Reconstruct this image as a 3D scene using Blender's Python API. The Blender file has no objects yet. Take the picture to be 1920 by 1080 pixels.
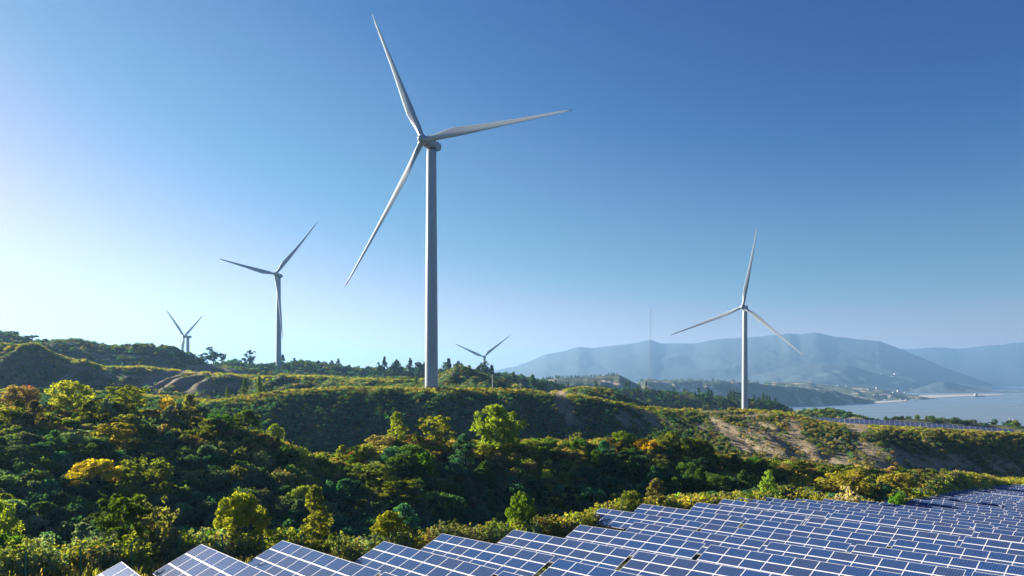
import bpy, math, random
import numpy as np
R = math.radians
random.seed(7); rng = np.random.default_rng(11)
scene = bpy.context.scene
COL = scene.collection
F = 1280.0; HZ = 712.0            # focal length and horizon row of the 1920 px photograph

# ------------------------------------------------------------------ camera
cd = bpy.data.cameras.new('camera'); cam = bpy.data.objects.new('camera', cd); COL.objects.link(cam)
cam.location = (0, 0, 0); cam.rotation_euler = (R(90), 0, 0)
cd.sensor_width = 36.0; cd.lens = 36.0*F/1920.0; cd.shift_y = (HZ-540.0)/1920.0
cd.clip_start = 0.5; cd.clip_end = 60000
scene.camera = cam
# ------------------------------------------------------------------ world and sun
SUN_AZ, SUN_EL = -60.0, 18.0
w = bpy.data.worlds.new('World'); scene.world = w; w.use_nodes = True
nt = w.node_tree; nt.nodes.clear()
sky = nt.nodes.new('ShaderNodeTexSky'); sky.sky_type = 'NISHITA'; sky.sun_disc = False
sky.sun_elevation = R(SUN_EL); sky.sun_rotation = R(SUN_AZ)
sky.altitude = 300; sky.air_density = 1.0; sky.dust_density = 0.3; sky.ozone_density = 6.0
# tone of the sky: deeper and cleaner blue overhead, bright near the sun
def sky_curve(sock, pts_):
    dv = nt.nodes.new('ShaderNodeMath'); dv.operation = 'MULTIPLY'; dv.inputs[1].default_value = .1; nt.links.new(sock, dv.inputs[0])
    fc = nt.nodes.new('ShaderNodeFloatCurve'); c = fc.mapping.curves[0]
    fc.mapping.use_clip = False
    pts_ = [(x/10, y/10) for x, y in pts_]
    c.points[0].location = pts_[0]; c.points[1].location = pts_[-1]
    for p in pts_[1:-1]: c.points.new(*p)
    for p in c.points: p.handle_type = 'AUTO_CLAMPED'
    fc.mapping.update(); nt.links.new(dv.outputs[0], fc.inputs['Value'])
    mu = nt.nodes.new('ShaderNodeMath'); mu.operation = 'MULTIPLY'; mu.inputs[1].default_value = 10; nt.links.new(fc.outputs[0], mu.inputs[0]); return mu.outputs[0]
sp_ = nt.nodes.new('ShaderNodeSeparateColor'); cb_ = nt.nodes.new('ShaderNodeCombineColor'); nt.links.new(sky.outputs[0], sp_.inputs[0])
nt.links.new(sky_curve(sp_.outputs[0], [(0, 0), (.5, .01), (.66, .03), (.92, .25), (1.42, .62), (1.9, 1.45), (2.6, 2.5), (3.6, 3.3), (6, 4.1), (8, 4.9), (10, 6)]), cb_.inputs[0])
nt.links.new(sky_curve(sp_.outputs[1], [(0, 0), (1.16, .22), (1.6, .45), (2.2, .9), (2.8, 1.27), (3.5, 1.62), (5, 2.5), (6, 3.0), (8, 4), (10, 5.5)]), cb_.inputs[1])
nt.links.new(sky_curve(sp_.outputs[2], [(0, 0), (1.2, .8), (2.5, 1.1), (2.9, 1.25), (3.5, 1.5), (4.3, 1.8), (5, 2.0), (6.4, 2.6), (8, 3.6), (10, 5)]), cb_.inputs[2])
bg = nt.nodes.new('ShaderNodeBackground'); bg.inputs['Strength'].default_value = 0.054
wo = nt.nodes.new('ShaderNodeOutputWorld')
nt.links.new(cb_.outputs[0], bg.inputs['Color'])
nt.links.new(bg.outputs[0], wo.inputs['Surface'])
sd = bpy.data.lights.new('sun', 'SUN'); sun = bpy.data.objects.new('sun', sd); COL.objects.link(sun)
sd.energy = 4.3; sd.angle = R(0.5); sd.color = (1.0, 0.91, 0.76)
from mathutils import Vector, Matrix
sdir = Vector((math.sin(R(SUN_AZ))*math.cos(R(SUN_EL)), math.cos(R(SUN_AZ))*math.cos(R(SUN_EL)), math.sin(R(SUN_EL))))
sun.rotation_euler = sdir.to_track_quat('Z', 'Y').to_euler()
scene.view_settings.view_transform = 'Standard'; scene.view_settings.look = 'None'
scene.view_settings.gamma = 1; scene.view_settings.exposure = 2.18
scene.cycles.max_bounces = 6; scene.cycles.diffuse_bounces = 4; scene.cycles.glossy_bounces = 2
scene.cycles.transmission_bounces = 3; scene.cycles.volume_bounces = 0; scene.cycles.transparent_max_bounces = 4
HAZE = 1.15e-4

# ------------------------------------------------------------------ helpers
def tag(o, label=None, cat=None, group=None, kind=None):
    if label: o['label'] = label
    if cat: o['category'] = cat
    if group: o['group'] = group
    if kind: o['kind'] = kind
    return o
def mesh_obj(name, me, parent=None, mat=None):
    o = bpy.data.objects.new(name, me); COL.objects.link(o)
    if parent: o.parent = parent
    if mat: me.materials.append(mat)
    return o
def npmesh(name, V, Q, mats=None, smooth=False, mi=None, attrs=None):
    """V (n,3); Q (m,4) or (m,3)"""
    V = np.asarray(V, dtype=np.float32); Q = np.asarray(Q, dtype=np.int32)
    me = bpy.data.meshes.new(name)
    me.vertices.add(len(V)); me.vertices.foreach_set('co', V.ravel())
    k = Q.shape[1]
    me.loops.add(Q.size); me.loops.foreach_set('vertex_index', Q.ravel())
    me.polygons.add(len(Q)); me.polygons.foreach_set('loop_start', np.arange(0, Q.size, k, dtype=np.int32))
    if mi is not None: me.polygons.foreach_set('material_index', np.asarray(mi, dtype=np.int32))
    me.polygons.foreach_set('use_smooth', np.full(len(Q), bool(smooth)))
    for m in (mats or []): me.materials.append(m)
    for nm, arr in (attrs or {}).items():
        a = me.attributes.new(nm, 'FLOAT', 'POINT'); a.data.foreach_set('value', np.asarray(arr, dtype=np.float32))
    me.update(calc_edges=True)
    return me
class MB:                              # collects shapes for one mesh (quads)
    def __init__(s): s.V = []; s.Q = []; s.M = []; s.n = 0
    def add(s, V, Q, m=0):
        V = np.asarray(V, float); Q = np.asarray(Q, int)
        s.V.append(V); s.Q.append(Q+s.n); s.M.append(np.full(len(Q), m)); s.n += len(V)
    def box(s, c, d, m=0, rot=None):
        x, y, z = [t/2 for t in d]
        V = np.array([[-x,-y,-z],[x,-y,-z],[x,y,-z],[-x,y,-z],[-x,-y,z],[x,-y,z],[x,y,z],[-x,y,z]])
        if rot is not None: V = V@np.array(rot).T
        s.add(V+np.array(c), [[0,3,2,1],[4,5,6,7],[0,1,5,4],[1,2,6,5],[2,3,7,6],[3,0,4,7]], m)
    def tube(s, P, r, n=8, m=0, cap=True):
        P = np.asarray(P, float); r = np.broadcast_to(np.asarray(r, float), (len(P),))
        T = np.gradient(P, axis=0); T /= np.linalg.norm(T, axis=1)[:, None]+1e-9
        ref = np.array([0, 0, 1.]) if abs(T[0][2]) < .9 else np.array([1., 0, 0])
        A = np.cross(T, ref); A /= np.linalg.norm(A, axis=1)[:, None]+1e-9; B = np.cross(T, A)
        a = np.linspace(0, 2*np.pi, n, endpoint=False)
        V = P[:, None]+r[:, None, None]*(np.cos(a)[None, :, None]*A[:, None]+np.sin(a)[None, :, None]*B[:, None])
        i = np.arange(len(P)-1)[:, None]*n; j = np.arange(n)[None]; k = (j+1) % n
        Q = np.stack([i+j, i+k, i+n+k, i+n+j], -1).reshape(-1, 4)
        V = V.reshape(-1, 3)
        if cap:
            b = len(V); V = np.vstack([V, P[0], P[-1]]); L = (len(P)-1)*n
            q1 = [[j, b, b, (j+1) % n] for j in range(n)]; q2 = [[L+j, L+(j+1) % n, b+1, b+1] for j in range(n)]
            # caps as degenerate-free pairs: use every second vertex pair
            q1 = [[(j+1) % n, j, b, (j+2) % n] for j in range(0, n, 2)]; q2 = [[L+j, L+(j+1) % n, L+(j+2) % n, b+1] for j in range(0, n, 2)]
            Q = np.vstack([Q, q1, q2])
        s.add(V, Q, m)
    def build(s, name, mats, parent=None, smooth=False):
        me = s.mesh(name, mats, smooth)
        return mesh_obj(name, me, parent)
    def mesh(s, name, mats, smooth=False):
        return npmesh(name, np.vstack(s.V), np.vstack(s.Q), mats if isinstance(mats, list) else [mats], smooth, np.concatenate(s.M))
def empty(name, loc, rz=0):
    o = bpy.data.objects.new(name, None); COL.objects.link(o); o.location = loc; o.rotation_euler = (0, 0, rz)
    o.empty_display_size = .5
    return o
def _hash(ix, iy, seed):
    h = (ix.astype(np.int64)*374761393+iy.astype(np.int64)*668265263+seed*69069) & 0xffffffff
    h = ((h ^ (h >> 13))*1274126177) & 0xffffffff
    return ((h ^ (h >> 16)) & 0xffffff)/float(0xffffff)
def vnoise(x, y, seed=0):
    x = np.asarray(x, float); y = np.asarray(y, float)
    ix = np.floor(x); iy = np.floor(y); fx = x-ix; fy = y-iy
    fx = fx*fx*(3-2*fx); fy = fy*fy*(3-2*fy)
    a = _hash(ix, iy, seed); b = _hash(ix+1, iy, seed); c = _hash(ix, iy+1, seed); d = _hash(ix+1, iy+1, seed)
    return (a*(1-fx)+b*fx)*(1-fy)+(c*(1-fx)+d*fx)*fy
def fbm(x, y, seed=0, o=4):
    s = 0; a = .5; t = 0
    for i in range(o):
        s = s+a*vnoise(x*2**i+i*17.3, y*2**i-i*9.1, seed+i); t += a; a *= .5
    return s/t*2-1
def sstep(a, b, x): t = np.clip((x-a)/(b-a), 0, 1); return t*t*(3-2*t)

# ------------------------------------------------------------------ materials
def newmat(name):
    m = bpy.data.materials.new(name); m.use_nodes = True; n = m.node_tree; n.nodes.clear()
    o = n.nodes.new('ShaderNodeOutputMaterial'); return m, n, o
def N(n, t, **kw):
    k = n.nodes.new(t)
    for a, v in kw.items(): setattr(k, a, v)
    return k
def pbr(name, col, rough=.6, metal=0, noise=None, coat=0, spec=.5):
    m, n, o = newmat(name); p = N(n, 'ShaderNodeBsdfPrincipled')
    p.inputs['Base Color'].default_value = (*col, 1); p.inputs['Roughness'].default_value = rough
    p.inputs['Metallic'].default_value = metal; p.inputs['Coat Weight'].default_value = coat
    p.inputs['Specular IOR Level'].default_value = spec
    if noise:
        sc, amt = noise
        tc = N(n, 'ShaderNodeTexCoord'); nz = N(n, 'ShaderNodeTexNoise'); nz.inputs['Scale'].default_value = sc; nz.inputs['Detail'].default_value = 5
        mp = N(n, 'ShaderNodeMapRange'); mp.inputs['To Min'].default_value = 1-amt; mp.inputs['To Max'].default_value = 1+amt
        mx = N(n, 'ShaderNodeMix', data_type='RGBA', blend_type='MULTIPLY'); mx.inputs[0].default_value = 1
        mx.inputs[6].default_value = (*col, 1)
        n.links.new(tc.outputs['Object'], nz.inputs['Vector']); n.links.new(nz.outputs[0], mp.inputs[0]); n.links.new(mp.outputs[0], mx.inputs[7])
        n.links.new(mx.outputs[2], p.inputs['Base Color'])
    n.links.new(p.outputs[0], o.inputs[0]); return m
def leafmat(name, instancer, trans=.48, rough=.55):
    """foliage: colour from the instance's tint (scattered) or the object's own colour (individual plants)"""
    m, n, o = newmat(name)
    if instancer:
        at = N(n, 'ShaderNodeAttribute', attribute_type='INSTANCER', attribute_name='tint'); c = at.outputs['Color']
    else:
        at = N(n, 'ShaderNodeObjectInfo'); c = at.outputs['Color']
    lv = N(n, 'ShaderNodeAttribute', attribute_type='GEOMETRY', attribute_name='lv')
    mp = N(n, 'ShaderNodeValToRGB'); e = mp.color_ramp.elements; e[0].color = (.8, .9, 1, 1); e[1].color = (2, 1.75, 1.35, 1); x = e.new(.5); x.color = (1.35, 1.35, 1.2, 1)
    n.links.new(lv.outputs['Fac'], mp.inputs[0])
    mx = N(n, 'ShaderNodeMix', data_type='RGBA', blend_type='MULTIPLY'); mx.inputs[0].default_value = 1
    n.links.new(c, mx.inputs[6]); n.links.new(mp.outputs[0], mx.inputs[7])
    df = N(n, 'ShaderNodeBsdfDiffuse'); tr = N(n, 'ShaderNodeBsdfTranslucent')
    n.links.new(mx.outputs[2], df.inputs[0])
    yl = N(n, 'ShaderNodeMix', data_type='RGBA', blend_type='MULTIPLY'); yl.inputs[0].default_value = 1; yl.inputs[7].default_value = (1.3, 1.35, .4, 1)
    n.links.new(mx.outputs[2], yl.inputs[6]); n.links.new(yl.outputs[2], tr.inputs[0])
    ms = N(n, 'ShaderNodeMixShader'); ms.inputs[0].default_value = trans
    n.links.new(df.outputs[0], ms.inputs[1]); n.links.new(tr.outputs[0], ms.inputs[2])
    n.links.new(ms.outputs[0], o.inputs[0]); return m
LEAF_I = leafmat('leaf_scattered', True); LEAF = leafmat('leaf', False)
BARK = pbr('bark', (.07, .05, .035), .9, noise=(3, .4))
BARK_PALE = pbr('bark_pale', (.16, .13, .1), .9, noise=(3, .4))

# ------------------------------------------------------------------ terrain function
PX = np.arange(-2600, 5200, 10.0)
def K(pts, sm=3):
    p = np.array(pts, float); v = np.interp(PX, p[:, 0], p[:, 1])
    if sm:
        k = np.exp(-np.linspace(-2, 2, 2*sm+1)**2); k /= k.sum(); v = np.convolve(np.pad(v, sm, 'edge'), k, 'valid')
    return v
SA = np.array([0, 6, 11, 16.6, 23.7, 30.3, 36.7, 43.3, 53.5, 71, 88, 120, 173, 260, 400.])
ZA = np.array([-8, -8.8, -9.6, -10.4, -11.5, -12.2, -12.6, -13.0, -13.6, -14.3, -16.2, -19.5, -24.5, -30, -36.])
def ztop(s, t):                         # height of the upper edges of the solar tables
    m = np.interp(s, [0, 40, 60, 100, 150], [.062, .06, .035, .01, 0])
    return np.interp(s, SA, ZA)+m*(np.clip(t, -80, 60)+44)
AX, AY = .773, .634                     # horizontal direction across the rows
def G(x, y): return ztop(AX*x+AY*y, AY*x-AX*y)-2.35
DB = K([(-2600, 20), (-600, 22), (0, 28), (216, 33), (370, 40), (530, 44.5), (719, 48.5), (837, 54), (968, 57.5), (1090, 61), (1125, 70), (1245, 77), (1390, 80), (1553, 93), (1700, 100), (1813, 151), (1920, 165), (2400, 170), (5200, 170)])
# (depth curve, curve of photo rows or heights, 'py'/'z')
LAY = [
 (DB+7, None, 'G'),
 (K([(-2600, 40), (0, 46), (300, 56), (530, 62), (720, 68), (900, 78), (1050, 86), (1200, 95), (1350, 104), (1500, 116), (1650, 126), (1800, 172), (1920, 186), (2600, 190)]),
  K([(-600, -18), (0, -17), (300, -18), (530, -18.8), (720, -20), (900, -21.5), (1050, -21), (1200, -20), (1350, -19), (1500, -19.5), (1650, -22), (1800, -25.5), (1920, -29)]), 'z'),
 (K([(-2600, 95), (0, 98), (150, 105), (300, 110), (450, 106), (550, 100), (640, 106), (760, 112), (900, 115), (1050, 118), (1200, 125), (1350, 125), (1500, 128), (1650, 142), (1800, 182), (1920, 197), (2600, 200)]),
  K([(-600, 785), (0, 792), (150, 788), (300, 797), (420, 815), (520, 855), (580, 880), (640, 885), (700, 858), (760, 842), (900, 855), (1050, 848), (1200, 848), (1350, 880), (1500, 893), (1650, 900), (1800, 903), (1920, 908), (2600, 910)]), 'py'),
 (K([(-2600, 165), (0, 165), (450, 165), (600, 180), (900, 196), (1200, 196), (1350, 180), (1500, 176), (1650, 180), (1800, 200), (1920, 208), (2600, 212)]),
  K([(-600, -9), (0, -10), (300, -12), (450, -17), (600, -22), (900, -22), (1200, -23), (1350, -25), (1650, -26), (1800, -28), (1920, -30)]), 'z'),
 (K([(-2600, 225), (0, 228), (300, 222), (400, 215), (640, 236), (812, 241), (1000, 248), (1200, 255), (1400, 255), (1600, 232), (1750, 228), (1920, 224), (2600, 220)]),
  K([(-600, 740), (0, 735), (150, 735), (300, 745), (400, 757), (450, 750), (500, 742), (640, 731), (812, 729), (980, 731), (1040, 737), (1100, 746), (1173, 761), (1280, 772), (1380, 770), (1480, 777), (1530, 792), (1600, 800), (1750, 808), (1920, 818), (2600, 835)]), 'py'),
 (K([(-2600, 262), (0, 262), (400, 262), (640, 272), (1000, 282), (1200, 288), (1400, 288), (1600, 268), (1920, 262), (2600, 260)]),
  K([(-600, -6), (0, -6), (400, -10), (640, -5.5), (812, -4.5), (1000, -6), (1200, -14), (1400, -15), (1530, -17.3), (1600, -18.2), (1920, -21.2), (2600, -23)]), 'z'),
 (K([(-2600, 300), (0, 305), (200, 312), (427, 330), (640, 345), (860, 360), (1000, 345), (1100, 335), (1300, 345), (1600, 330), (1920, 320), (2600, 320)]),
  K([(-600, 625), (-100, 636), (0, 643), (60, 650), (130, 672), (200, 690), (300, 697), (427, 707), (560, 711), (640, 713), (780, 716), (820, 708), (857, 697), (900, 706), (940, 720), (1000, 745), (1050, 736), (1090, 727), (1130, 731), (1180, 749), (1260, 788), (1450, 800), (1600, 798), (1700, 802), (1920, 812), (2600, 820)], 2), 'py'),
 (K([(-2600, 380), (0, 380), (640, 430), (1000, 430), (1600, 370), (2600, 360)]),
  K([(-600, 6), (0, 6), (200, 2), (400, -2), (640, -6), (900, -12), (1000, -22), (1200, -30), (1400, -33), (1600, -29), (1920, -30)]), 'z'),
 (K([(-2600, 440), (0, 450), (350, 440), (500, 470), (900, 500), (1200, 510), (1400, 520), (1500, 450), (1600, 430), (1920, 400), (2600, 400)]),
  K([(-600, 612), (-100, 620), (0, 629), (45, 641), (130, 646), (200, 652), (250, 651), (330, 662), (356, 669), (378, 684), (430, 696), (470, 702), (640, 712), (820, 716), (870, 712), (900, 706), (930, 712), (1000, 738), (1100, 765), (1200, 782), (1400, 790), (1470, 780), (1520, 775), (1580, 777), (1610, 784), (1640, 792), (1690, 787), (1800, 796), (1920, 803), (2600, 815)], 2), 'py'),
 (K([(-2600, 520), (600, 540), (1200, 570), (1450, 570), (1600, 500), (2600, 480)]),
  K([(-600, 20), (0, 18), (300, 10), (500, 2), (700, -5), (900, -12), (1000, -22), (1100, -33), (1400, -36), (1500, -45), (1600, -50), (1920, -50)]), 'z'),
 (K([(-2600, 620), (400, 620), (900, 640), (1200, 650), (1450, 640), (1600, 620), (2600, 600)]),
  K([(-600, 640), (0, 660), (300, 680), (380, 689), (440, 681), (480, 685), (530, 684), (570, 677), (610, 684), (650, 691), (700, 695), (800, 697), (900, 701), (950, 706), (1000, 714), (1050, 726), (1090, 732), (1130, 731), (1200, 734), (1300, 742), (1400, 752), (1450, 758), (1480, 770), (1540, 800), (1600, 830), (1920, 860)], 2), 'py'),
 (K([(-2600, 820), (2600, 820)], 0), K([(-600, -20), (900, -40), (1100, -70), (1450, -92), (2600, -94)]), 'z'),
 (K([(-2600, 1150), (2600, 1150)], 0), K([(-600, -60), (1000, -90), (1300, -98), (2600, -98)]), 'z'),
]
def lay_arrays(px):
    D = []; Z = []
    for d, v, k in LAY:
        dd = np.interp(px, PX, d)
        if k == 'G': zz = G((px-960)/F*dd, dd)
        else:
            vv = np.interp(px, PX, v); zz = vv if k == 'z' else -(vv-HZ)/F*dd
        D.append(dd); Z.append(zz)
    return np.array(D), np.array(Z)
def hgt(x, y, noise=True):
    x = np.atleast_1d(np.asarray(x, float)); y = np.atleast_1d(np.asarray(y, float))
    px = 960+F*x/np.maximum(y, 5)
    D, Z = lay_arrays(px)
    z = G(x, y)
    for i in range(len(LAY)-1):
        m = (y > D[i])
        t = np.clip((y-D[i])/(D[i+1]-D[i]), 0, 1); t = t*t*(3-2*t)*.8+t*.2
        z = np.where(m, Z[i]+(Z[i+1]-Z[i])*t, z)
    if noise:
        off = np.clip((y-D[0])/12, 0, 1)
        amp = np.clip(y/240, .25, 3.2)
        amp = amp*(1-.8*sstep(1470, 1530, px)*sstep(0, 8, y-D[4]+4)*(1-sstep(0, 20, y-D[5]-10)))
        n = fbm(x/26, y/26, 3, 4)*1.1+fbm(x/6, y/6, 9, 3)*.28
        n = n+(.9-2.2*np.abs(fbm(x/52, y/34, 61, 3)))*.9*sstep(262, 300, y)*(1-sstep(430, 520, y))
        # erosion gullies on the steep faces that look this way
        dn = np.abs(fbm(x/11+fbm(x/20, y/20, 5)*.6, y/60, 21, 3))
        face = sstep(.0, .35, (y-D[3])/(D[4]-D[3]+1e-6))*(1-sstep(.75, 1.0, (y-D[3])/(D[4]-D[3]+1e-6)))
        face2 = sstep(.2, .5, (y-D[5])/(D[6]-D[5]+1e-6))*(1-sstep(.8, 1.0, (y-D[5])/(D[6]-D[5]+1e-6)))
        z = z+off*(amp*n-(1.7-dn*6)*.55*face-(2.5-dn*8)*.8*face2)
        z = z+.05*fbm(x/1.5, y/1.5, 2, 2)
    return z
def ray(px, py, dmin=20, dmax=1100):
    """first ground point seen at a photo pixel"""
    d = np.geomspace(dmin, dmax, 900); u = (px-960)/F
    z = hgt(u*d, d); r = -(py-HZ)/F*d
    k = np.nonzero(z >= r)[0]
    i = k[0] if len(k) else len(d)-1
    return u*d[i], d[i], z[i]
def at(px, d):
    x = (px-960)/F*d; return x, d, float(hgt(x, d)[0])

SAND = [  # bare sand patches: centre px, py, half width, half height, slant, strength
 (1052, 752, 12, 26, .35, 1.1), (1068, 778, 9, 26, .4, 1.0), (1085, 795, 12, 12, .3, .6), (1000, 733, 30, 3, 0, .6), (1040, 738, 40, 4, .1, .8),
 (1170, 790, 14, 14, .8, .8), (1225, 792, 22, 12, .9, .75), (1350, 797, 18, 10, .6, 1.2), (1372, 815, 16, 16, .9, 1.2), (1400, 832, 26, 16, .9, .8),
 (1455, 830, 30, 14, 1., 1.0), (1490, 808, 14, 22, .7, 1.0), (1515, 845, 40, 18, .9, .9), (1440, 800, 30, 10, .5, .7), (1605, 800, 26, 12, .2, 1.2), (1560, 792, 16, 6, 0, .7),
 (1560, 865, 60, 12, .5, .8), (1680, 870, 40, 8, .4, .5), (1750, 880, 40, 8, .4, .7), (1340, 772, 50, 3, 0, .9), (1410, 778, 60, 5, 0, .8), (1480, 787, 30, 4, 0, .7),
 (1310, 800, 20, 8, .7, .6), (300, 715, 44, 16, .1, .95), (360, 722, 50, 16, .1, .85), (430, 725, 30, 12, 0, .6), (130, 705, 30, 8, -.4, .6), (350, 665, 12, 10, .5, .7), (250, 668, 70, 3, .1, .8), (560, 703, 80, 3, .05, .9), (150, 690, 60, 5, .3, .7), (200, 672, 50, 4, .5, .7),
 (400, 690, 30, 6, .2, 1.1), (450, 697, 40, 4, .1, 1.0), (480, 702, 30, 2, 0, 1.0), (760, 705, 60, 6, 0, .6), (680, 700, 40, 4, 0, .5), (1080, 800, 40, 6, 0, .5),
 (1120, 962, 60, 12, 0, .6), (1050, 990, 50, 16, 0, .7), (660, 1040, 60, 14, 0, .6), (480, 1060, 50, 14, 0, .5), (1640, 840, 50, 14, .5, .55), (1600, 880, 60, 8, .3, .5)]
def sandv(x, y, z):
    px = 960+F*x/np.maximum(y, 5); py = HZ-F*z/np.maximum(y, 5)
    s = np.zeros_like(px)
    for cx, cy, rx, ry, a, k in SAND:
        dy = (py-cy-(px-cx)*a*.6)
        s = np.maximum(s, k*np.exp(-((px-cx)/rx/1.1)**2-(dy/ry/1.1)**2))
    q = py-.62*px; st_ = fbm(q/7, px/70, 91, 3)
    for cx, cy, rx, ry, k in [(1470, 832, 150, 42, .8), (1640, 862, 160, 32, .85), (1800, 872, 130, 22, .75), (1190, 785, 80, 28, .55), (1075, 775, 40, 36, .6)]:
        s = np.maximum(s, k*np.exp(-(((px-cx)/rx)**2)**1.5-((py-cy-(px-cx)*.1)/ry)**2)*np.clip(.75+1.6*st_, 0, 1.7))
    st2 = fbm(px/30, py/3.5, 95, 3)
    s = np.maximum(s, .8*np.exp(-((px-330)/180)**2-((py-705)/34)**2)*np.clip(.6+1.5*st2, 0, 1.6))
    return s*(y > 30)*(y < 460)

# ground mesh: a fan of columns, finer near the photograph's view
us = np.concatenate([np.arange(-1.9, -.85, .02), np.arange(-.85, .86, .0042), np.arange(.87, 2.0, .02)])
ds = np.concatenate([np.linspace(8, 40, 34)[:-1], np.geomspace(40, 700, 520), np.geomspace(710, 1150, 14)])
UU, DD = np.meshgrid(us, ds); XX = UU*DD; YY = DD
ZZ = hgt(XX.ravel(), YY.ravel()).reshape(XX.shape)
SS = sandv(XX.ravel(), YY.ravel(), ZZ.ravel())
V = np.stack([XX, YY, ZZ], -1).reshape(-1, 3)
nc = len(us); nr = len(ds)
ii = np.arange(nr-1)[:, None]*nc; jj = np.arange(nc-1)[None]
Q = np.stack([ii+jj, ii+jj+1, ii+nc+jj+1, ii+nc+jj], -1).reshape(-1, 4)
# ground under and behind the viewpoint
base = len(V); bx = us*8; back = []
for q, (yy, sx) in enumerate([(-10, 1.5), (-40, 3), (-120, 8)]): back.append(np.stack([bx*sx, np.full(nc, yy), G(bx*sx, np.full(nc, float(yy)))], -1))
V = np.vstack([V]+back); SS = np.concatenate([SS, np.zeros(3*nc)])
prev = 0
for q in range(3):
    cur = base+q*nc; j = np.arange(nc-1); Q = np.vstack([Q, np.stack([cur+j, cur+j+1, prev+j+1, prev+j], -1)]); prev = cur
dryv = np.concatenate([sstep(-.15, .4, fbm(XX.ravel()/18, YY.ravel()/18, 77, 3)), np.zeros(3*nc)])

def ground_mat():
    m, n, o = newmat('ground_cover'); p = N(n, 'ShaderNodeBsdfPrincipled'); p.inputs['Roughness'].default_value = .95
    p.inputs['Specular IOR Level'].default_value = .1
    tc = N(n, 'ShaderNodeTexCoord')
    n1 = N(n, 'ShaderNodeTexNoise'); n1.inputs['Scale'].default_value = .35; n1.inputs['Detail'].default_value = 8; n1.inputs['Roughness'].default_value = .65
    n2 = N(n, 'ShaderNodeTexNoise'); n2.inputs['Scale'].default_value = 1.6; n2.inputs['Detail'].default_value = 8; n2.inputs['Roughness'].default_value = .7
    n.links.new(tc.outputs['Object'], n1.inputs[0]); n.links.new(tc.outputs['Object'], n2.inputs[0])
    r = N(n, 'ShaderNodeValToRGB'); e = r.color_ramp.elements
    e[0].position = .36; e[0].color = (.035, .06, .035, 1); e[1].position = .66; e[1].color = (.17, .15, .08, 1)
    e2 = r.color_ramp.elements.new(.5); e2.color = (.075, .09, .04, 1)
    n.links.new(n1.outputs[0], r.inputs[0])
    rs = N(n, 'ShaderNodeValToRGB'); e = rs.color_ramp.elements; e[0].color = (.19, .145, .09, 1); e[1].color = (.38, .305, .2, 1); e[0].position = .35; e[1].position = .65
    n.links.new(n2.outputs[0], rs.inputs[0])
    at_ = N(n, 'ShaderNodeAttribute', attribute_name='sand')
    ad = N(n, 'ShaderNodeMath', operation='ADD'); n.links.new(at_.outputs['Fac'], ad.inputs[0])
    ms = N(n, 'ShaderNodeMapRange'); ms.inputs['From Min'].default_value = .3; ms.inputs['From Max'].default_value = .7; ms.inputs['To Min'].default_value = -.45; ms.inputs['To Max'].default_value = .45
    n.links.new(n2.outputs[0], ms.inputs[0]); n.links.new(ms.outputs[0], ad.inputs[1])
    st = N(n, 'ShaderNodeMapRange', interpolation_type='SMOOTHSTEP'); st.inputs['From Min'].default_value = .38; st.inputs['From Max'].default_value = .62
    n.links.new(ad.outputs[0], st.inputs[0])
    mx = N(n, 'ShaderNodeMix', data_type='RGBA'); n.links.new(st.outputs[0], mx.inputs[0]); n.links.new(r.outputs[0], mx.inputs[6]); n.links.new(rs.outputs[0], mx.inputs[7])
    n.links.new(mx.outputs[2], p.inputs['Base Color'])
    bp = N(n, 'ShaderNodeBump'); bp.inputs['Strength'].default_value = .9; bp.inputs['Distance'].default_value = .6
    n.links.new(n2.outputs[0], bp.inputs['Height']); n.links.new(bp.outputs[0], p.inputs['Normal'])
    n.links.new(p.outputs[0], o.inputs[0]); return m
GROUND = ground_mat()
ter = mesh_obj('terrain', npmesh('terrain', V, Q, [GROUND], True, attrs={'sand': SS}))
tag(ter, 'rolling scrub covered hills and gullies with bare sandy patches', 'terrain', kind='structure')

# ------------------------------------------------------------------ water, far land
def water_mat():
    m, n, o = newmat('lake_water'); p = N(n, 'ShaderNodeBsdfPrincipled')
    p.inputs['Base Color'].default_value = (.17, .21, .23, 1); p.inputs['Roughness'].default_value = .22
    tc = N(n, 'ShaderNodeTexCoord'); mp = N(n, 'ShaderNodeMapping'); mp.inputs['Scale'].default_value = (.0012, .006, 1)
    nz = N(n, 'ShaderNodeTexNoise'); nz.inputs['Scale'].default_value = 1; nz.inputs['Detail'].default_value = 6
    n.links.new(tc.outputs['Object'], mp.inputs[0]); n.links.new(mp.outputs[0], nz.inputs[0])
    mr = N(n, 'ShaderNodeMapRange'); mr.inputs['From Min'].default_value = .35; mr.inputs['From Max'].default_value = .65; mr.inputs['To Min'].default_value = .25; mr.inputs['To Max'].default_value = .45
    n.links.new(nz.outputs[0], mr.inputs[0]); n.links.new(mr.outputs[0], p.inputs['Roughness'])
    n2 = N(n, 'ShaderNodeTexNoise'); n2.inputs['Scale'].default_value = .25; n2.inputs['Detail'].default_value = 4
    n.links.new(tc.outputs['Object'], n2.inputs[0])
    bp = N(n, 'ShaderNodeBump'); bp.inputs['Strength'].default_value = .35; bp.inputs['Distance'].default_value = 1.0
    n.links.new(n2.outputs[0], bp.inputs['Height']); n.links.new(bp.outputs[0], p.inputs['Normal'])
    n.links.new(p.outputs[0], o.inputs[0]); return m
WZ = -90.0
wv = [[-15000, 300, WZ], [15000, 300, WZ], [15000, 15500, WZ], [-15000, 15500, WZ]]
tag(mesh_obj('water', npmesh('water', wv, [[0, 1, 2, 3]], [water_mat()])), 'calm blue lake reaching to the hazy mountains', 'water', kind='structure')
gv = [[-15000, -15000, WZ-12], [15000, -15000, WZ-12], [15000, 15500, WZ-12], [-15000, 15500, WZ-12]]
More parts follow.
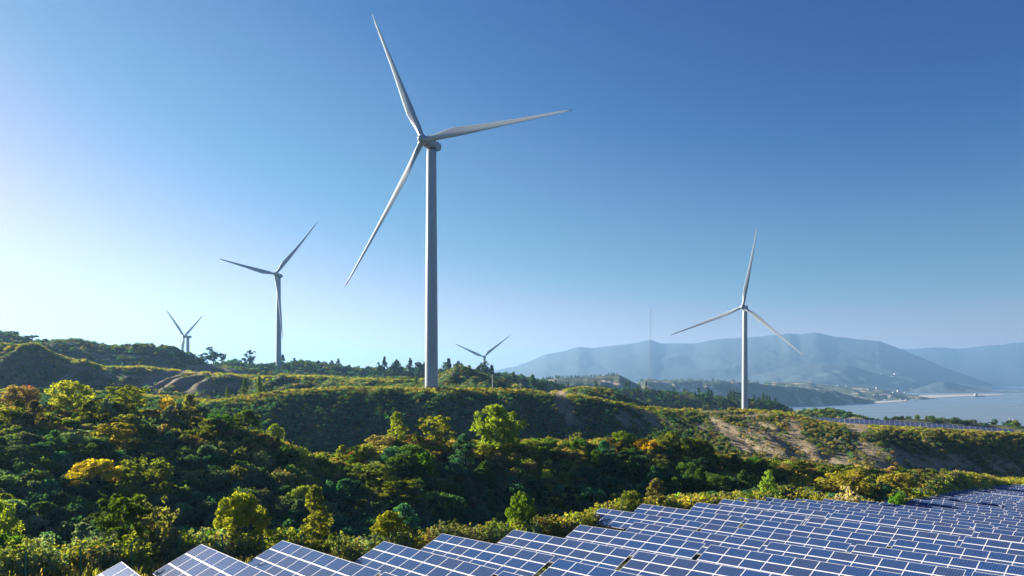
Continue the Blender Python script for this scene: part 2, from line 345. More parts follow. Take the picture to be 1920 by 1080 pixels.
tag(mesh_obj('ground', npmesh('ground', gv, [[0, 1, 2, 3]], [GROUND])), 'low land under the hills out to the horizon', 'ground', kind='structure')

def land_mat(name, c1, c2, c3, sc):
    m, n, o = newmat(name); p = N(n, 'ShaderNodeBsdfPrincipled'); p.inputs['Roughness'].default_value = .95; p.inputs['Specular IOR Level'].default_value = .1
    tc = N(n, 'ShaderNodeTexCoord'); nz = N(n, 'ShaderNodeTexNoise'); nz.inputs['Scale'].default_value = sc; nz.inputs['Detail'].default_value = 9; nz.inputs['Roughness'].default_value = .62
    n.links.new(tc.outputs['Object'], nz.inputs[0])
    r = N(n, 'ShaderNodeValToRGB'); e = r.color_ramp.elements; e[0].position = .38; e[0].color = (*c1, 1); e[1].position = .5; e[1].color = (*c2, 1)
    x = r.color_ramp.elements.new(.55); x.color = (*c2, 1); x = r.color_ramp.elements.new(.6); x.color = (*c3, 1)
    n.links.new(nz.outputs[0], r.inputs[0]); n.links.new(r.outputs[0], p.inputs['Base Color']); n.links.new(p.outputs[0], o.inputs[0]); return m
HEAD = land_mat('headland_ground', (.045, .07, .035), (.09, .1, .05), (.5, .39, .28), .012)
MOUNT = land_mat('mountain_ground', (.06, .078, .08), (.063, .08, .08), (.068, .082, .08), .0012)
BEACH = pbr('beach_sand', (.45, .37, .28), .9, noise=(.02, .2))
def ridge(name, label, crest, d0, front, back, mat, amp, wl, steep=1.0, zb=WZ-4, nu=260, nv=34, seed=1, topk=.5, name_kind='hills'):
    """a real ridge: foot, slope, crest and back slope, following a skyline"""
    c = np.array(crest, float); px = np.linspace(c[0, 0], c[-1, 0], nu); py = np.interp(px, c[:, 0], c[:, 1])
    dd = np.interp(px, c[:, 0], c[:, 2]) if c.shape[1] > 2 else np.full(nu, float(d0))
    kk_ = np.exp(-np.linspace(-2, 2, 9)**2); kk_ /= kk_.sum(); py = np.convolve(np.pad(py, 4, 'edge'), kk_, 'valid'); py = py+fbm(px/26, px*0, seed+60, 4)*1.3
    zc = -(py-HZ)/F*dd
    wob = fbm(px/38, px*0+3, seed+70, 3)*0
    v = np.concatenate([np.linspace(-1, 0, nv//2), np.linspace(0, 1, nv//2)[1:]]); nvv = len(v)
    VV, PP = np.meshgrid(v, px, indexing='ij'); ZC = np.broadcast_to(zc, VV.shape); DDc = np.broadcast_to(dd, VV.shape)
    D = DDc+np.where(VV < 0, VV*front*(1+.5*wob[None]), VV*back)+wob[None]*front*.25*(1-np.abs(VV)); X = (PP-960)/F*D
    prof = np.clip(1-np.abs(VV), 0, 1); prof = np.where(VV < 0, 1-(1-prof)**steep*1.0, prof) if steep != 1 else prof
    Z = zb+(ZC-zb)*prof
    nz = fbm(X/wl, D/wl, seed, 5); rd = 1-np.abs(fbm(X/wl*1.6, D/wl*.8, seed+40, 4))*2
    Z = Z+(nz*.6+rd*.5-.35)*amp*np.clip(prof*(1-prof)*4, 0, 1)+fbm(X/wl*3, D/wl*3, seed+3, 3)*amp*.12
    V = np.stack([X, D, Z], -1).reshape(-1, 3)
    i = np.arange(nvv-1)[:, None]*nu; j = np.arange(nu-1)[None]
    Q = np.stack([i+j, i+j+1, i+nu+j+1, i+nu+j], -1).reshape(-1, 4)
    o = mesh_obj(name, npmesh(name, V, Q, [mat], True)); tag(o, label, name_kind, kind='structure'); return o
ridge('mountains', 'long blue mountain range fading in the haze', [(860, 715), (940, 692), (965, 687), (1000, 674), (1025, 664), (1060, 658), (1085, 651), (1110, 653), (1150, 648), (1185, 644), (1205, 639), (1220, 636), (1238, 644), (1300, 643), (1350, 635), (1400, 632), (1450, 628), (1480, 624), (1500, 627), (1530, 623), (1560, 630), (1600, 636), (1650, 640), (1690, 656), (1740, 676), (1800, 700), (1860, 720)], 7400, 2300, 1500, MOUNT, 45, 700, seed=5, nu=500, nv=80)
ridge('mountains', 'farthest pale mountains behind the range on the right', [(1450, 700), (1560, 664), (1640, 652), (1700, 654), (1760, 652), (1800, 653), (1850, 648), (1920, 642), (2050, 630), (2300, 640), (2700, 660)], 9900, 1300, 2000, MOUNT, 40, 1000, seed=8, nu=400, nv=60)
ridge('hills', 'lower hazy foothills in front of the mountains above the far shore', [(1330, 716), (1400, 706), (1480, 690), (1540, 682), (1590, 685), (1650, 700), (1700, 712), (1760, 728), (1800, 736)], 5500, 900, 1000, MOUNT, 80, 600, seed=13, nu=300, nv=50)
ridge('hills', 'small dark hill on the far shore right of the white buildings', [(1700, 735), (1740, 722), (1770, 716), (1800, 722), (1850, 733), (1900, 735), (1980, 726), (2100, 728)], 5000, 400, 600, MOUNT, 30, 300, seed=17, nu=200, nv=30)
ridge('headland', 'flat topped scrubby plateau behind the pine wood', [(980, 730, 1300), (1010, 714, 1350), (1040, 709, 1400), (1100, 708, 1450), (1150, 705, 1500), (1162, 703, 1500), (1175, 709, 1500), (1195, 722, 1500), (1215, 740, 1500)], 1450, 330, 500, HEAD, 22, 120, steep=2.2, seed=23, nv=60)
ridge('headland', 'cliff edged headland with pale sandy scars above the lake', [(1170, 728, 2300), (1200, 716, 2350), (1215, 711, 2350), (1240, 713, 2350), (1290, 714, 2400), (1350, 714, 2400), (1400, 716, 2450), (1450, 722, 2500), (1500, 727, 2550), (1560, 733, 2650), (1600, 742, 2700), (1640, 752, 2750)], 2500, 180, 500, HEAD, 26, 130, steep=2.5, seed=29, nu=420, nv=60)
ridge('headland', 'farther green headland running down to the lake shore', [(1400, 726), (1440, 718), (1480, 716), (1520, 718), (1560, 722), (1600, 725), (1660, 731), (1700, 740), (1740, 747), (1760, 751)], 3500, 600, 700, HEAD, 26, 200, steep=1.8, seed=33, nu=320, nv=50)
def strand(pts, label):                 # low beach: pts (px, near py, far py)
    V = []
    for px, a, b in pts:
        for py in (a, b):
            d = -(WZ+1.2)*F/(py-HZ); V.append([(px-960)/F*d, d, WZ+1.2])
        for py in (a,):
            d = -(WZ+1.2)*F/(py-HZ)-6; V.append([(px-960)/F*d, d, WZ-1])
    n = len(pts); Q = []
    for i in range(n-1): Q += [[3*i, 3*i+3, 3*i+4, 3*i+1], [3*i+2, 3*i+5, 3*i+3, 3*i]]
    tag(mesh_obj('beach', npmesh('beach', V, Q, [BEACH])), label, 'beach', kind='structure')
strand([(1400, 759, 752), (1450, 759.5, 753), (1520, 758, 754), (1600, 757, 754), (1650, 755.5, 752.5), (1700, 752, 750)], 'pale sand beach along the foot of the cliff headland')
strand([(1700, 747, 744), (1730, 747, 741), (1780, 744, 740), (1830, 742, 739.4), (1880, 740, 738.6)], 'low reddish sand spit reaching into the lake')

# ------------------------------------------------------------------ haze
def haze():
    m, n, o = newmat('haze_air'); v = N(n, 'ShaderNodeVolumePrincipled'); v.inputs['Color'].default_value = (.265, .52, .87, 1)
    v.inputs['Density'].default_value = HAZE; v.inputs['Anisotropy'].default_value = .3
    n.links.new(v.outputs[0], o.inputs['Volume'])
    b = MB(); b.box((0, 500, 245), (30400, 30600, 700))
    h = b.build('haze', m); tag(h, 'pale blue haze over the hills, lake and mountains', 'haze', kind='stuff')
haze()

# ------------------------------------------------------------------ foliage meshes
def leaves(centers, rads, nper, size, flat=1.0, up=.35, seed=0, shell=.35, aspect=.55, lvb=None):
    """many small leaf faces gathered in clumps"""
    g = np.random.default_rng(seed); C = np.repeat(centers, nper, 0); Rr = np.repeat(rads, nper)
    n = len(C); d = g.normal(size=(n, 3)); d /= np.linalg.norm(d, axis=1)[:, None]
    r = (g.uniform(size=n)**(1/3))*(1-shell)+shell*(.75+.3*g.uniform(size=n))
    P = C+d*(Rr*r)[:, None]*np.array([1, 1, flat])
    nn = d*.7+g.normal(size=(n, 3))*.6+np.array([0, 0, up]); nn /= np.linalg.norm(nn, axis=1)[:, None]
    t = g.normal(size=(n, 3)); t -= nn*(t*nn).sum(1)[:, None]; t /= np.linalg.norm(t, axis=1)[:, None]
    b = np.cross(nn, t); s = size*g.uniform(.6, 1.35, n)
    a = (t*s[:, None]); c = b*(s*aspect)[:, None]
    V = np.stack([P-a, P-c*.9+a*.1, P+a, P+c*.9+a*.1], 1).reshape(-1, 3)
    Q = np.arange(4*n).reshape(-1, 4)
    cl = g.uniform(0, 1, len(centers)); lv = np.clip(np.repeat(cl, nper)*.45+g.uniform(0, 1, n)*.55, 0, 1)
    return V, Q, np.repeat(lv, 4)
def crown_mesh(kind, w, h, seed, mat, leaf=.2, dens=1.0, z0=None):
    """a crown w wide and h tall sitting above z=0 (h is the total plant height)"""
    g = np.random.default_rng(seed); r = w/2; C = []; Rd = []; flat = .8; up = .3
    if kind == 'round':
        k = int(64*dens)
        for i in range(k):
            a = g.uniform(0, 6.28); zz = g.uniform(.12, 1); rr = math.sqrt(max(0, 1-abs(zz-.5)**2.2*3.2))*g.uniform(.35, .95)
            C.append([r*.85*rr*math.cos(a), r*.85*rr*math.sin(a), h*(.08+zz*.84)]); Rd.append(r*g.uniform(.12, .26))
    elif kind == 'tall':
        k = int(72*dens)
        for i in range(k):
            a = g.uniform(0, 6.28); zz = g.uniform(0, 1)**.9; rr = (1-zz)**.55*(.35+.65*min(1, zz*5+.35))*g.uniform(.4, 1)
            C.append([r*rr*math.cos(a), r*rr*math.sin(a), h*(.05+zz*.93)]); Rd.append(r*g.uniform(.12, .3)*(1.1-zz*.4))
    elif kind == 'umbrella':
        k = int(64*dens); flat = .5; up = .9
        for i in range(k):
            a = g.uniform(0, 6.28); rr = g.uniform(0, 1)**.6
            C.append([r*.88*rr*math.cos(a), r*.88*rr*math.sin(a), h*(.93-.38*rr**2-.25*g.uniform()**2)]); Rd.append(r*g.uniform(.12, .24))
    elif kind == 'layer':
        flat = .4; up = .8
        for L in range(5):
            zz = .3+.66*L/4
            for i in range(int(16*dens)):
                a = g.uniform(0, 6.28); rr = g.uniform(.15, 1)*(1.05-.6*abs(zz-.45))
                C.append([r*.9*rr*math.cos(a), r*.9*rr*math.sin(a), h*(zz+g.uniform(-.07, .07))]); Rd.append(r*g.uniform(.1, .24))
    elif kind == 'spray':               # shoots standing up
        k = int(60*dens)
        for i in range(k):
            a = g.uniform(0, 6.28); rr = g.uniform(0, 1)**.6; hh = h*g.uniform(.45, 1)*(1-.35*rr*rr)
            for q in range(3):
                zz = hh*(.35+.65*q/2); C.append([r*rr*math.cos(a)*(.75+.25*q/2), r*rr*math.sin(a)*(.75+.25*q/2), zz]); Rd.append(r*.13*(1.1-.35*q/2))
    elif kind == 'pine':
        flat = .55; up = .6
        for i in range(70):
            zz = g.uniform(0, 1)**.85; a = g.uniform(0, 6.28); rr = (1-zz)**.8*.9*g.uniform(.25, 1.0)*(.8+.4*g.uniform())
            C.append([r*rr*math.cos(a), r*rr*math.sin(a), h*(.14+.84*zz-.04*rr)]); Rd.append(r*(.25-.13*zz)*g.uniform(.7, 1.3))
    elif kind == 'pine_old':            # irregular open pine
        flat = .55; up = .6
        for q in range(7):
            a0 = g.uniform(0, 6.28); z0_ = g.uniform(.35, .92); r0_ = g.uniform(.1, .6)*(1.3-z0_*.8)
            for i in range(7):
                C.append([r*(r0_*math.cos(a0)+g.normal(0, .16)), r*(r0_*math.sin(a0)+g.normal(0, .16)), h*(z0_+g.normal(0, .05))]); Rd.append(r*g.uniform(.1, .2))
    C = np.array(C); Rd = np.array(Rd)
    tot = 4*np.pi*(Rd**2).sum(); nper = max(8, int(tot/len(C)/(leaf*leaf*1.05)*.62*dens))
    nper = min(nper, 200)
    V, Q, lv = leaves(C, Rd, nper, leaf, flat, up, seed+1)
    return npmesh('crown', V, Q, [mat], attrs={'lv': lv}), C
def trunk_mesh(kind, w, h, C, seed, mat):
    g = random.Random(seed); b = MB(); r = max(.05, h*.022)
    top = h*(.9 if kind.startswith('pine') or kind == 'tall' else .55)
    P = [(g.uniform(-.02, .02)*h*i/5, g.uniform(-.02, .02)*h*i/5, -.4+(top+.4)*i/5) for i in range(6)]
    b.tube(P, [r*(1.25-.95*i/5) for i in range(6)], 6)
    idx = list(range(len(C))); g.shuffle(idx)
    for i in idx[:16]:
        c = C[i]; z = min(top*.95, max(h*.1, c[2]-.28*math.hypot(c[0], c[1])-.1*h)); q = min(4.999, max(0, (z+.4)/(top+.4)*5)); k = int(q); f_ = q-k
        s = np.array(P[k])*(1-f_)+np.array(P[k+1])*f_; e = np.array(c); m = (s+e)/2+np.array([0, 0, -.04*h])
        b.tube([s, m, e], [r*.45, r*.3, r*.12], 4)
    return b.mesh('trunk', mat, True)

# prototypes for scattered cover (kept out of the scene; instanced)
def proto_col(name, meshes):
    c = bpy.data.collections.new(name)
    for i, me in enumerate(meshes):
        o = bpy.data.objects.new('%s_source' % name, me); c.objects.link(o)
    return c
def tuft_mesh(seed, n=60, h=1.0, spread=.45, wd=.05):
    g = np.random.default_rng(seed); a = g.uniform(0, 6.28, n); r = spread*np.sqrt(g.uniform(0, 1, n)); bx = r*np.cos(a); by = r*np.sin(a)
    hh = h*g.uniform(.5, 1.05, n); l = g.normal(0, .22, (n, 2))*hh[:, None]+np.stack([bx, by], 1)*.5; t = g.uniform(0, 6.28, n); dx = np.cos(t)*wd; dy = np.sin(t)*wd
    z0 = np.full(n, -.08); o = np.zeros(n)
    p0 = np.stack([bx-dx, by-dy, z0], 1); p1 = np.stack([bx+dx, by+dy, z0], 1)
    p2 = np.stack([bx+l[:, 0]+dx*.35, by+l[:, 1]+dy*.35, hh], 1); p3 = np.stack([bx+l[:, 0]-dx*.35, by+l[:, 1]-dy*.35, hh*.97], 1)
    V = np.stack([p0, p1, p2, p3], 1).reshape(-1, 3)
    return npmesh('tuft', V, np.arange(4*n).reshape(-1, 4), [LEAF_I], attrs={'lv': np.repeat(g.uniform(0, 1, n), 4)})
def bush_mesh(seed, w=2.0, h=1.3, k=12, nper=60, leaf=.11, mat=None):
    g = np.random.default_rng(seed); C = []; Rd = []
    for i in range(k):
        a = g.uniform(0, 6.28); rr = g.uniform(0, 1)**.55*.85
        C.append([w/2*rr*math.cos(a), w/2*rr*math.sin(a), h*(.3+.62*(1-rr*rr))*g.uniform(.7, 1.1)]); Rd.append(w*g.uniform(.12, .24))
    V, Q, lv = leaves(np.array(C), np.array(Rd), nper, leaf, .8, .3, seed)
    return npmesh('bush', V, Q, [mat or LEAF_I], attrs={'lv': lv})
LOW = proto_col('low_bush', [bush_mesh(100+i, 1.7, .95, 9, 26, .13) for i in range(5)])
BUSH = proto_col('bush', [bush_mesh(120+i, 2.4, 1.9, 16, 60, .13) for i in range(6)])
random.seed(5)
GRASS = proto_col('grass_tuft', [tuft_mesh(140+i, 50, .9, .5, .035) for i in range(4)])
SPRAYM = []
for i in range(5):
    g_ = crown_mesh('spray', 1.7, 1.9, 160+i, LEAF_I, leaf=.1, dens=.5)[0]; SPRAYM.append(g_)
SPRAY = proto_col('spray_shrub', SPRAYM)
FARPINE = proto_col('far_pine', [crown_mesh('pine', 4.5, 8.0, 180+i, LEAF_I, leaf=.5, dens=.8)[0] for i in range(4)])

def scatter(name, label, cat, P, tint, scale, col, scz=None):
    n = len(P); me = bpy.data.meshes.new(name); me.vertices.add(n); me.vertices.foreach_set('co', np.asarray(P, np.float32).ravel())
    a = me.attributes.new('tint', 'FLOAT_COLOR', 'POINT'); a.data.foreach_set('color', np.hstack([tint, np.ones((n, 1))]).astype(np.float32).ravel())
    sc = np.stack([scale, scale, scale if scz is None else scz], 1)
    a = me.attributes.new('scl', 'FLOAT_VECTOR', 'POINT'); a.data.foreach_set('vector', sc.astype(np.float32).ravel())
    ro = np.stack([rng.normal(0, .12, n), rng.normal(0, .12, n), rng.uniform(0, 6.28, n)], 1)
    a = me.attributes.new('rot', 'FLOAT_VECTOR', 'POINT'); a.data.foreach_set('vector', ro.astype(np.float32).ravel())
    a = me.attributes.new('pick', 'INT', 'POINT'); a.data.foreach_set('value', rng.integers(0, 1000, n).astype(np.int32))
    o = mesh_obj(name, me); tag(o, label, cat, kind='stuff')
    g = bpy.data.node_groups.new(name, 'GeometryNodeTree')
    g.interface.new_socket('Geometry', in_out='INPUT', socket_type='NodeSocketGeometry'); g.interface.new_socket('Geometry', in_out='OUTPUT', socket_type='NodeSocketGeometry')
    gi = g.nodes.new('NodeGroupInput'); go = g.nodes.new('NodeGroupOutput'); ip = g.nodes.new('GeometryNodeInstanceOnPoints'); ci = g.nodes.new('GeometryNodeCollectionInfo')
    ci.inputs['Collection'].default_value = col; ci.inputs['Separate Children'].default_value = True; ci.inputs['Reset Children'].default_value = True
    def na(nm, t): k = g.nodes.new('GeometryNodeInputNamedAttribute'); k.data_type = t; k.inputs['Name'].default_value = nm; return k.outputs[0]
    mp = g.nodes.new('GeometryNodeMeshToPoints'); g.links.new(gi.outputs[0], mp.inputs[0]); mp.inputs['Radius'].default_value = .01
    g.links.new(mp.outputs[0], ip.inputs['Points']); g.links.new(ci.outputs[0], ip.inputs['Instance']); ip.inputs['Pick Instance'].default_value = True
    g.links.new(na('pick', 'INT'), ip.inputs['Instance Index']); g.links.new(na('scl', 'FLOAT_VECTOR'), ip.inputs['Scale'])
    er = g.nodes.new('FunctionNodeEulerToRotation'); g.links.new(na('rot', 'FLOAT_VECTOR'), er.inputs[0]); g.links.new(er.outputs[0], ip.inputs['Rotation'])
    g.links.new(ip.outputs[0], go.inputs[0])
    md = o.modifiers.new('scatter', 'NODES'); md.node_group = g
    return o

# ------------------------------------------------------------------ colours of plants
DKGREEN = (.05, .135, .1); GREEN = (.045, .1, .022); BRIGHT = (.085, .2, .02); OLIVE = (.12, .15, .035); YG = (.23, .25, .05); YEL = (.42, .28, .02)
GOLD = (.27, .235, .1); DRY = (.26, .2, .09); RUST = (.2, .07, .03); GREY = (.14, .19, .14); TAN = (.24, .18, .1); PINEC = (.03, .065, .045); PALE = (.2, .2, .12)
def mixc(a, b, t): return tuple(x+(y-x)*t for x, y in zip(a, b))
def pal(n, cols, wts, jit=.25):
    c = np.array(cols); w = np.array(wts, float); w /= w.sum(); k = rng.choice(len(c), n, p=w)
    return c[k]*np.exp(rng.normal(0, jit, (n, 1)))*np.exp(rng.normal(0, .08, (n, 3)))
def pts(u0, u1, f0, f1, dens, maxn=60000):
    """random ground points between depth curves f0(px), f1(px), evenly per square metre"""
    pxs = np.linspace(u0, u1, 200); d0 = f0(pxs); d1 = f1(pxs); area = np.trapezoid((d1**2-d0**2)/2, pxs)/F if hasattr(np, 'trapezoid') else np.trapz((d1**2-d0**2)/2, pxs)/F
    n = int(min(maxn, area*dens)); m = int(n*1.0)
    wgt = np.maximum((d1**2-d0**2), 1e-6); cdf = np.cumsum(wgt); cdf /= cdf[-1]
    px = np.interp(rng.uniform(0, 1, m), cdf, pxs); a = f0(px); b = f1(px); d = np.sqrt(a*a+(b*b-a*a)*rng.uniform(0, 1, m))
    return px, (px-960)/F*d, d
def LD(i): return lambda px: np.interp(px, PX, LAY[i][0])
def db(px): return np.interp(px, PX, DB)
def cover(name, label, cat, u0, u1, f0, f1, dens, tintf, smin, smax, col, sandcut=.35, clump=None, maxn=60000):
    px, x, y = pts(u0, u1, f0, f1, dens, maxn); z = hgt(x, y); s = sandv(x, y, z); keep = (s+rng.normal(0, .15, len(s))) < sandcut
    if clump: keep &= (fbm(x/clump, y/clump, 55, 3)+rng.normal(0, .15, len(x))) > -.12
    px, x, y, z = px[keep], x[keep], y[keep], z[keep]
    scatter(name, label, cat, np.stack([x, y, z-.08], 1), tintf(px, x, y, z), rng.uniform(smin, smax, len(x)), col)

# --- slopes of the turbine ridge (low dark bushes), tops with golden grass
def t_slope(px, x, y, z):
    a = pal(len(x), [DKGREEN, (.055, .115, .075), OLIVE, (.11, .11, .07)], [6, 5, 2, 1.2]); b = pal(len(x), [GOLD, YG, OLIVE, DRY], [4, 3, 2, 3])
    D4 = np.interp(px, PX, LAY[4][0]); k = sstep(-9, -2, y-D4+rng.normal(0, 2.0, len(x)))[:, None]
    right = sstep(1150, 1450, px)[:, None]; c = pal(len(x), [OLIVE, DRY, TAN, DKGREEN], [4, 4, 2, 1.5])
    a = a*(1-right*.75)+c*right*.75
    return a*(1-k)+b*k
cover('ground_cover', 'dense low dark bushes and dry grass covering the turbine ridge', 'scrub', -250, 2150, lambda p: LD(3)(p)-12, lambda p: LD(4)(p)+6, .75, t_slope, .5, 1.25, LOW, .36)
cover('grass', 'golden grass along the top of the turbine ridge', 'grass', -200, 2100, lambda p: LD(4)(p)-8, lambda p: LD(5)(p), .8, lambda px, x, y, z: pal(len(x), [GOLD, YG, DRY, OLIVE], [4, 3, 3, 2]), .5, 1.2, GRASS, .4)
cover('ground_cover', 'sparse tufts dotted over the bare eroded slope', 'scrub', 950, 2000, lambda p: LD(3)(p)-8, lambda p: LD(4)(p)+4, .16, lambda px, x, y, z: pal(len(x), [DRY, OLIVE, DKGREEN, TAN], [4, 3, 2, 2]), .25, .8, LOW, 3)
# --- mid and left hills
cover('ground_cover', 'low scrub over the hills behind the turbine ridge', 'scrub', -300, 1250, LD(5), lambda p: LD(6)(p)+25, .33, lambda px, x, y, z: pal(len(x), [(.075, .15, .12), (.11, .17, .135), OLIVE, GOLD, DRY], [6, 5, 2, 1.2, 1]), .6, 1.2, LOW, .33)  # blue-grey tints put distance haze into the plant colours of these hills
cover('ground_cover', 'scrub over the farther hills under the skyline', 'scrub', -200, 1650, LD(8), lambda p: LD(8)(p)+0*p+25, .14, lambda px, x, y, z: pal(len(x), [DKGREEN, OLIVE, (.06, .07, .03), GOLD], [4, 4, 3, 1]), 1.2, 2.6, LOW, .5)
cover('ground_cover', 'scrub between the middle hills', 'scrub', -200, 1650, lambda p: LD(6)(p)+25, LD(8), .12, lambda px, x, y, z: pal(len(x), [DKGREEN, OLIVE, (.06, .07, .03), GOLD], [4, 4, 3, 1]), 1.2, 2.6, LOW, .5)
cover('ground_cover', 'bushes along the most distant hill crest', 'scrub', 250, 1600, LD(9), lambda p: LD(10)(p)+20, .06, lambda px, x, y, z: pal(len(x), [DKGREEN, PINEC, OLIVE], [4, 3, 2]), 1.5, 3.4, LOW, .5)
# --- thicket in the gully and on its far bank
def t_thick(px, x, y, z):
    D2 = np.interp(px, PX, LAY[2][0]); k = sstep(-26, -2, y-D2+rng.normal(0, 4, len(x)))[:, None]
    a = pal(len(x), [DKGREEN, (.06, .12, .06), (.08, .115, .085), GREY, OLIVE], [5, 4, 4, 2, 1.5]); b = pal(len(x), [OLIVE, YG, GREEN, DRY, TAN, (.14, .1, .06)], [4, 3, 2, 3, 1.5, 1])
    return a*(1-k)+b*k
cover('undergrowth', 'dark thicket of undergrowth filling the gully', 'undergrowth', -300, 1800, lambda p: db(p)+11, lambda p: LD(2)(p)+6, .62, t_thick, .6, 1.35, BUSH, 2)
cover('undergrowth', 'undergrowth on the hidden side behind the mound', 'undergrowth', -300, 2000, lambda p: LD(2)(p)+6, lambda p: LD(3)(p)-10, .22, t_thick, .6, 1.2, BUSH, 2)
# --- scrub strip beside the fence
cover('undergrowth', 'dry olive and tan scrub between the fence and the gully', 'undergrowth', -200, 1420, lambda p: db(p)+6.5, lambda p: db(p)+15, 1.3, lambda px, x, y, z: pal(len(x), [OLIVE, YG, PALE, TAN, GREY, (.15, .12, .07)], [4, 3, 3, 2, 2, .8]), .8, 1.5, SPRAY, 2)
cover('grass', 'rough dry grass beside the solar tables', 'grass', -200, 2000, lambda p: db(p)+.8, lambda p: db(p)+9, 2.6, lambda px, x, y, z: pal(len(x), [DRY, OLIVE, GOLD, (.1, .09, .04)], [5, 3, 3, 2]), .5, 1.1, GRASS, .35)
cover('grass', 'thin grass on the soil under the solar tables', 'grass', -100, 2100, lambda p: np.full(len(p), 24.), lambda p: np.minimum(db(p), 95), .9, lambda px, x, y, z: pal(len(x), [DRY, OLIVE, (.1, .09, .04)], [3, 4, 2]), .3, .6, GRASS, .6)
# --- bright golden green reeds on the right
cover('reeds', 'tall golden green reeds behind the solar field', 'reeds', 1040, 1860, lambda p: db(p)+5.5, lambda p: np.minimum(LD(2)(p)+2, db(p)+16+18*np.clip((p-1350)/150, 0, 1)), 1.6, lambda px, x, y, z: pal(len(x), [(.29, .29, .06), (.32, .28, .07), GOLD, (.2, .26, .04)], [4, 3, 2, 2]), .8, 1.5, SPRAY, 2)
cover('reeds', 'yellow reeds at the right edge behind the solar field', 'reeds', 1600, 2200, lambda p: LD(1)(p)-6, lambda p: LD(2)(p)+3, 1.0, lambda px, x, y, z: pal(len(x), [(.34, .36, .05), (.38, .33, .06), GOLD, OLIVE], [3, 4, 3, 2]), .5, 1.2, SPRAY, 2)
# --- trees of the headland skylines, read as far woods
def far_wood(name, label, knots, dj, n, s0, s1):
    c = np.array(knots, float); px = rng.uniform(c[0, 0], c[-1, 0], n); py = np.interp(px, c[:, 0], c[:, 1]); d = np.interp(px, c[:, 0], c[:, 2])+rng.uniform(-dj, dj, n)
    P = np.stack([(px-960)/F*d, d, -(py-HZ)/F*d-1.5], 1); scatter(name, label, 'wood', P, pal(n, [DKGREEN, PINEC, (.04, .06, .03)], [2, 2, 1]), rng.uniform(s0, s1, n), FARPINE)
far_wood('far_wood', 'dark trees along the flat plateau behind the pine wood', [(1000, 716, 1350), (1040, 709, 1400), (1100, 708, 1450), (1160, 703, 1500)], 60, 90, .6, 1.1)
far_wood('far_wood', 'dark trees along the top of the cliff headland', [(1200, 716, 2350), (1290, 714, 2400), (1400, 716, 2450), (1500, 727, 2550)], 60, 110, .8, 1.6)

cover('grass', 'pale dry grass along the crests of the left hills', 'grass', -300, 1150, lambda p: LD(6)(p)-14, lambda p: LD(6)(p)+10, .9, lambda px, x, y, z: pal(len(x), [GOLD, DRY, YG, OLIVE], [4, 3, 3, 2]), .6, 1.3, GRASS, .5)
# ------------------------------------------------------------------ individual trees
def make_kinds():
    K_ = {}
    spec = [('round', 4.2, 4.0, 8, .15, BARK), ('tall', 3.4, 5.0, 4, .15, BARK), ('umbrella', 4.6, 3.6, 4, .15, BARK_PALE), ('layer', 4.4, 4.2, 4, .15, BARK_PALE), ('spray', 2.6, 2.6, 4, .14, BARK),
            ('pine', 5.0, 8.5, 5, .34, BARK), ('pine_old', 7.0, 8.0, 4, .34, BARK)]
    for k, w_, h_, n, lf, bk in spec:
        K_[k] = []
        for i in range(n):
            cm, C = crown_mesh(k, w_, h_, 300+i*7+len(K_)*31, LEAF, lf, 1.0 if k != 'spray' else .8); tm = trunk_mesh(k, w_, h_, C, 9+i, bk)
            K_[k].append((w_, h_, cm, tm))
    return K_
KIND = make_kinds()
def plant(name, label, cat, kind, x, y, z, w_, h_, colr, group=None, var=None, jit=.1):
    ww, hh, cm, tm = KIND[kind][var % len(KIND[kind]) if var is not None else random.randrange(len(KIND[kind]))]
    t = empty(name, (x, y, z), random.uniform(0, 6.28)); t.scale = (w_/ww, w_/ww, h_/hh)
    tag(t, label, cat, group)
    j = math.exp(random.gauss(0, jit)); c = [max(.004, v*j*math.exp(random.gauss(0, .05))) for v in colr]
    o = bpy.data.objects.new('crown', cm); o.color = (*c, 1); COL.objects.link(o); o.parent = t
    o = bpy.data.objects.new('trunk', tm); COL.objects.link(o); o.parent = t
    return t
def placed(name, label, cat, kind, px, top, base, wpx, colr, d=None, sink=0, var=None, group=None):
    """a plant whose foot, top and width were measured on the photograph"""
    if d is None: x, y, z = ray(px, base)
    else: x, y, z = at(px, d)
    if px == 935: var = 5
    ztp = -(top-HZ)/F*y; h_ = max(.8, ztp-z); w_ = max(wpx/F*y, h_/1.45)
    return plant(name, label, cat, kind, x, y, z-sink, w_, h_, colr, group, var, .03)
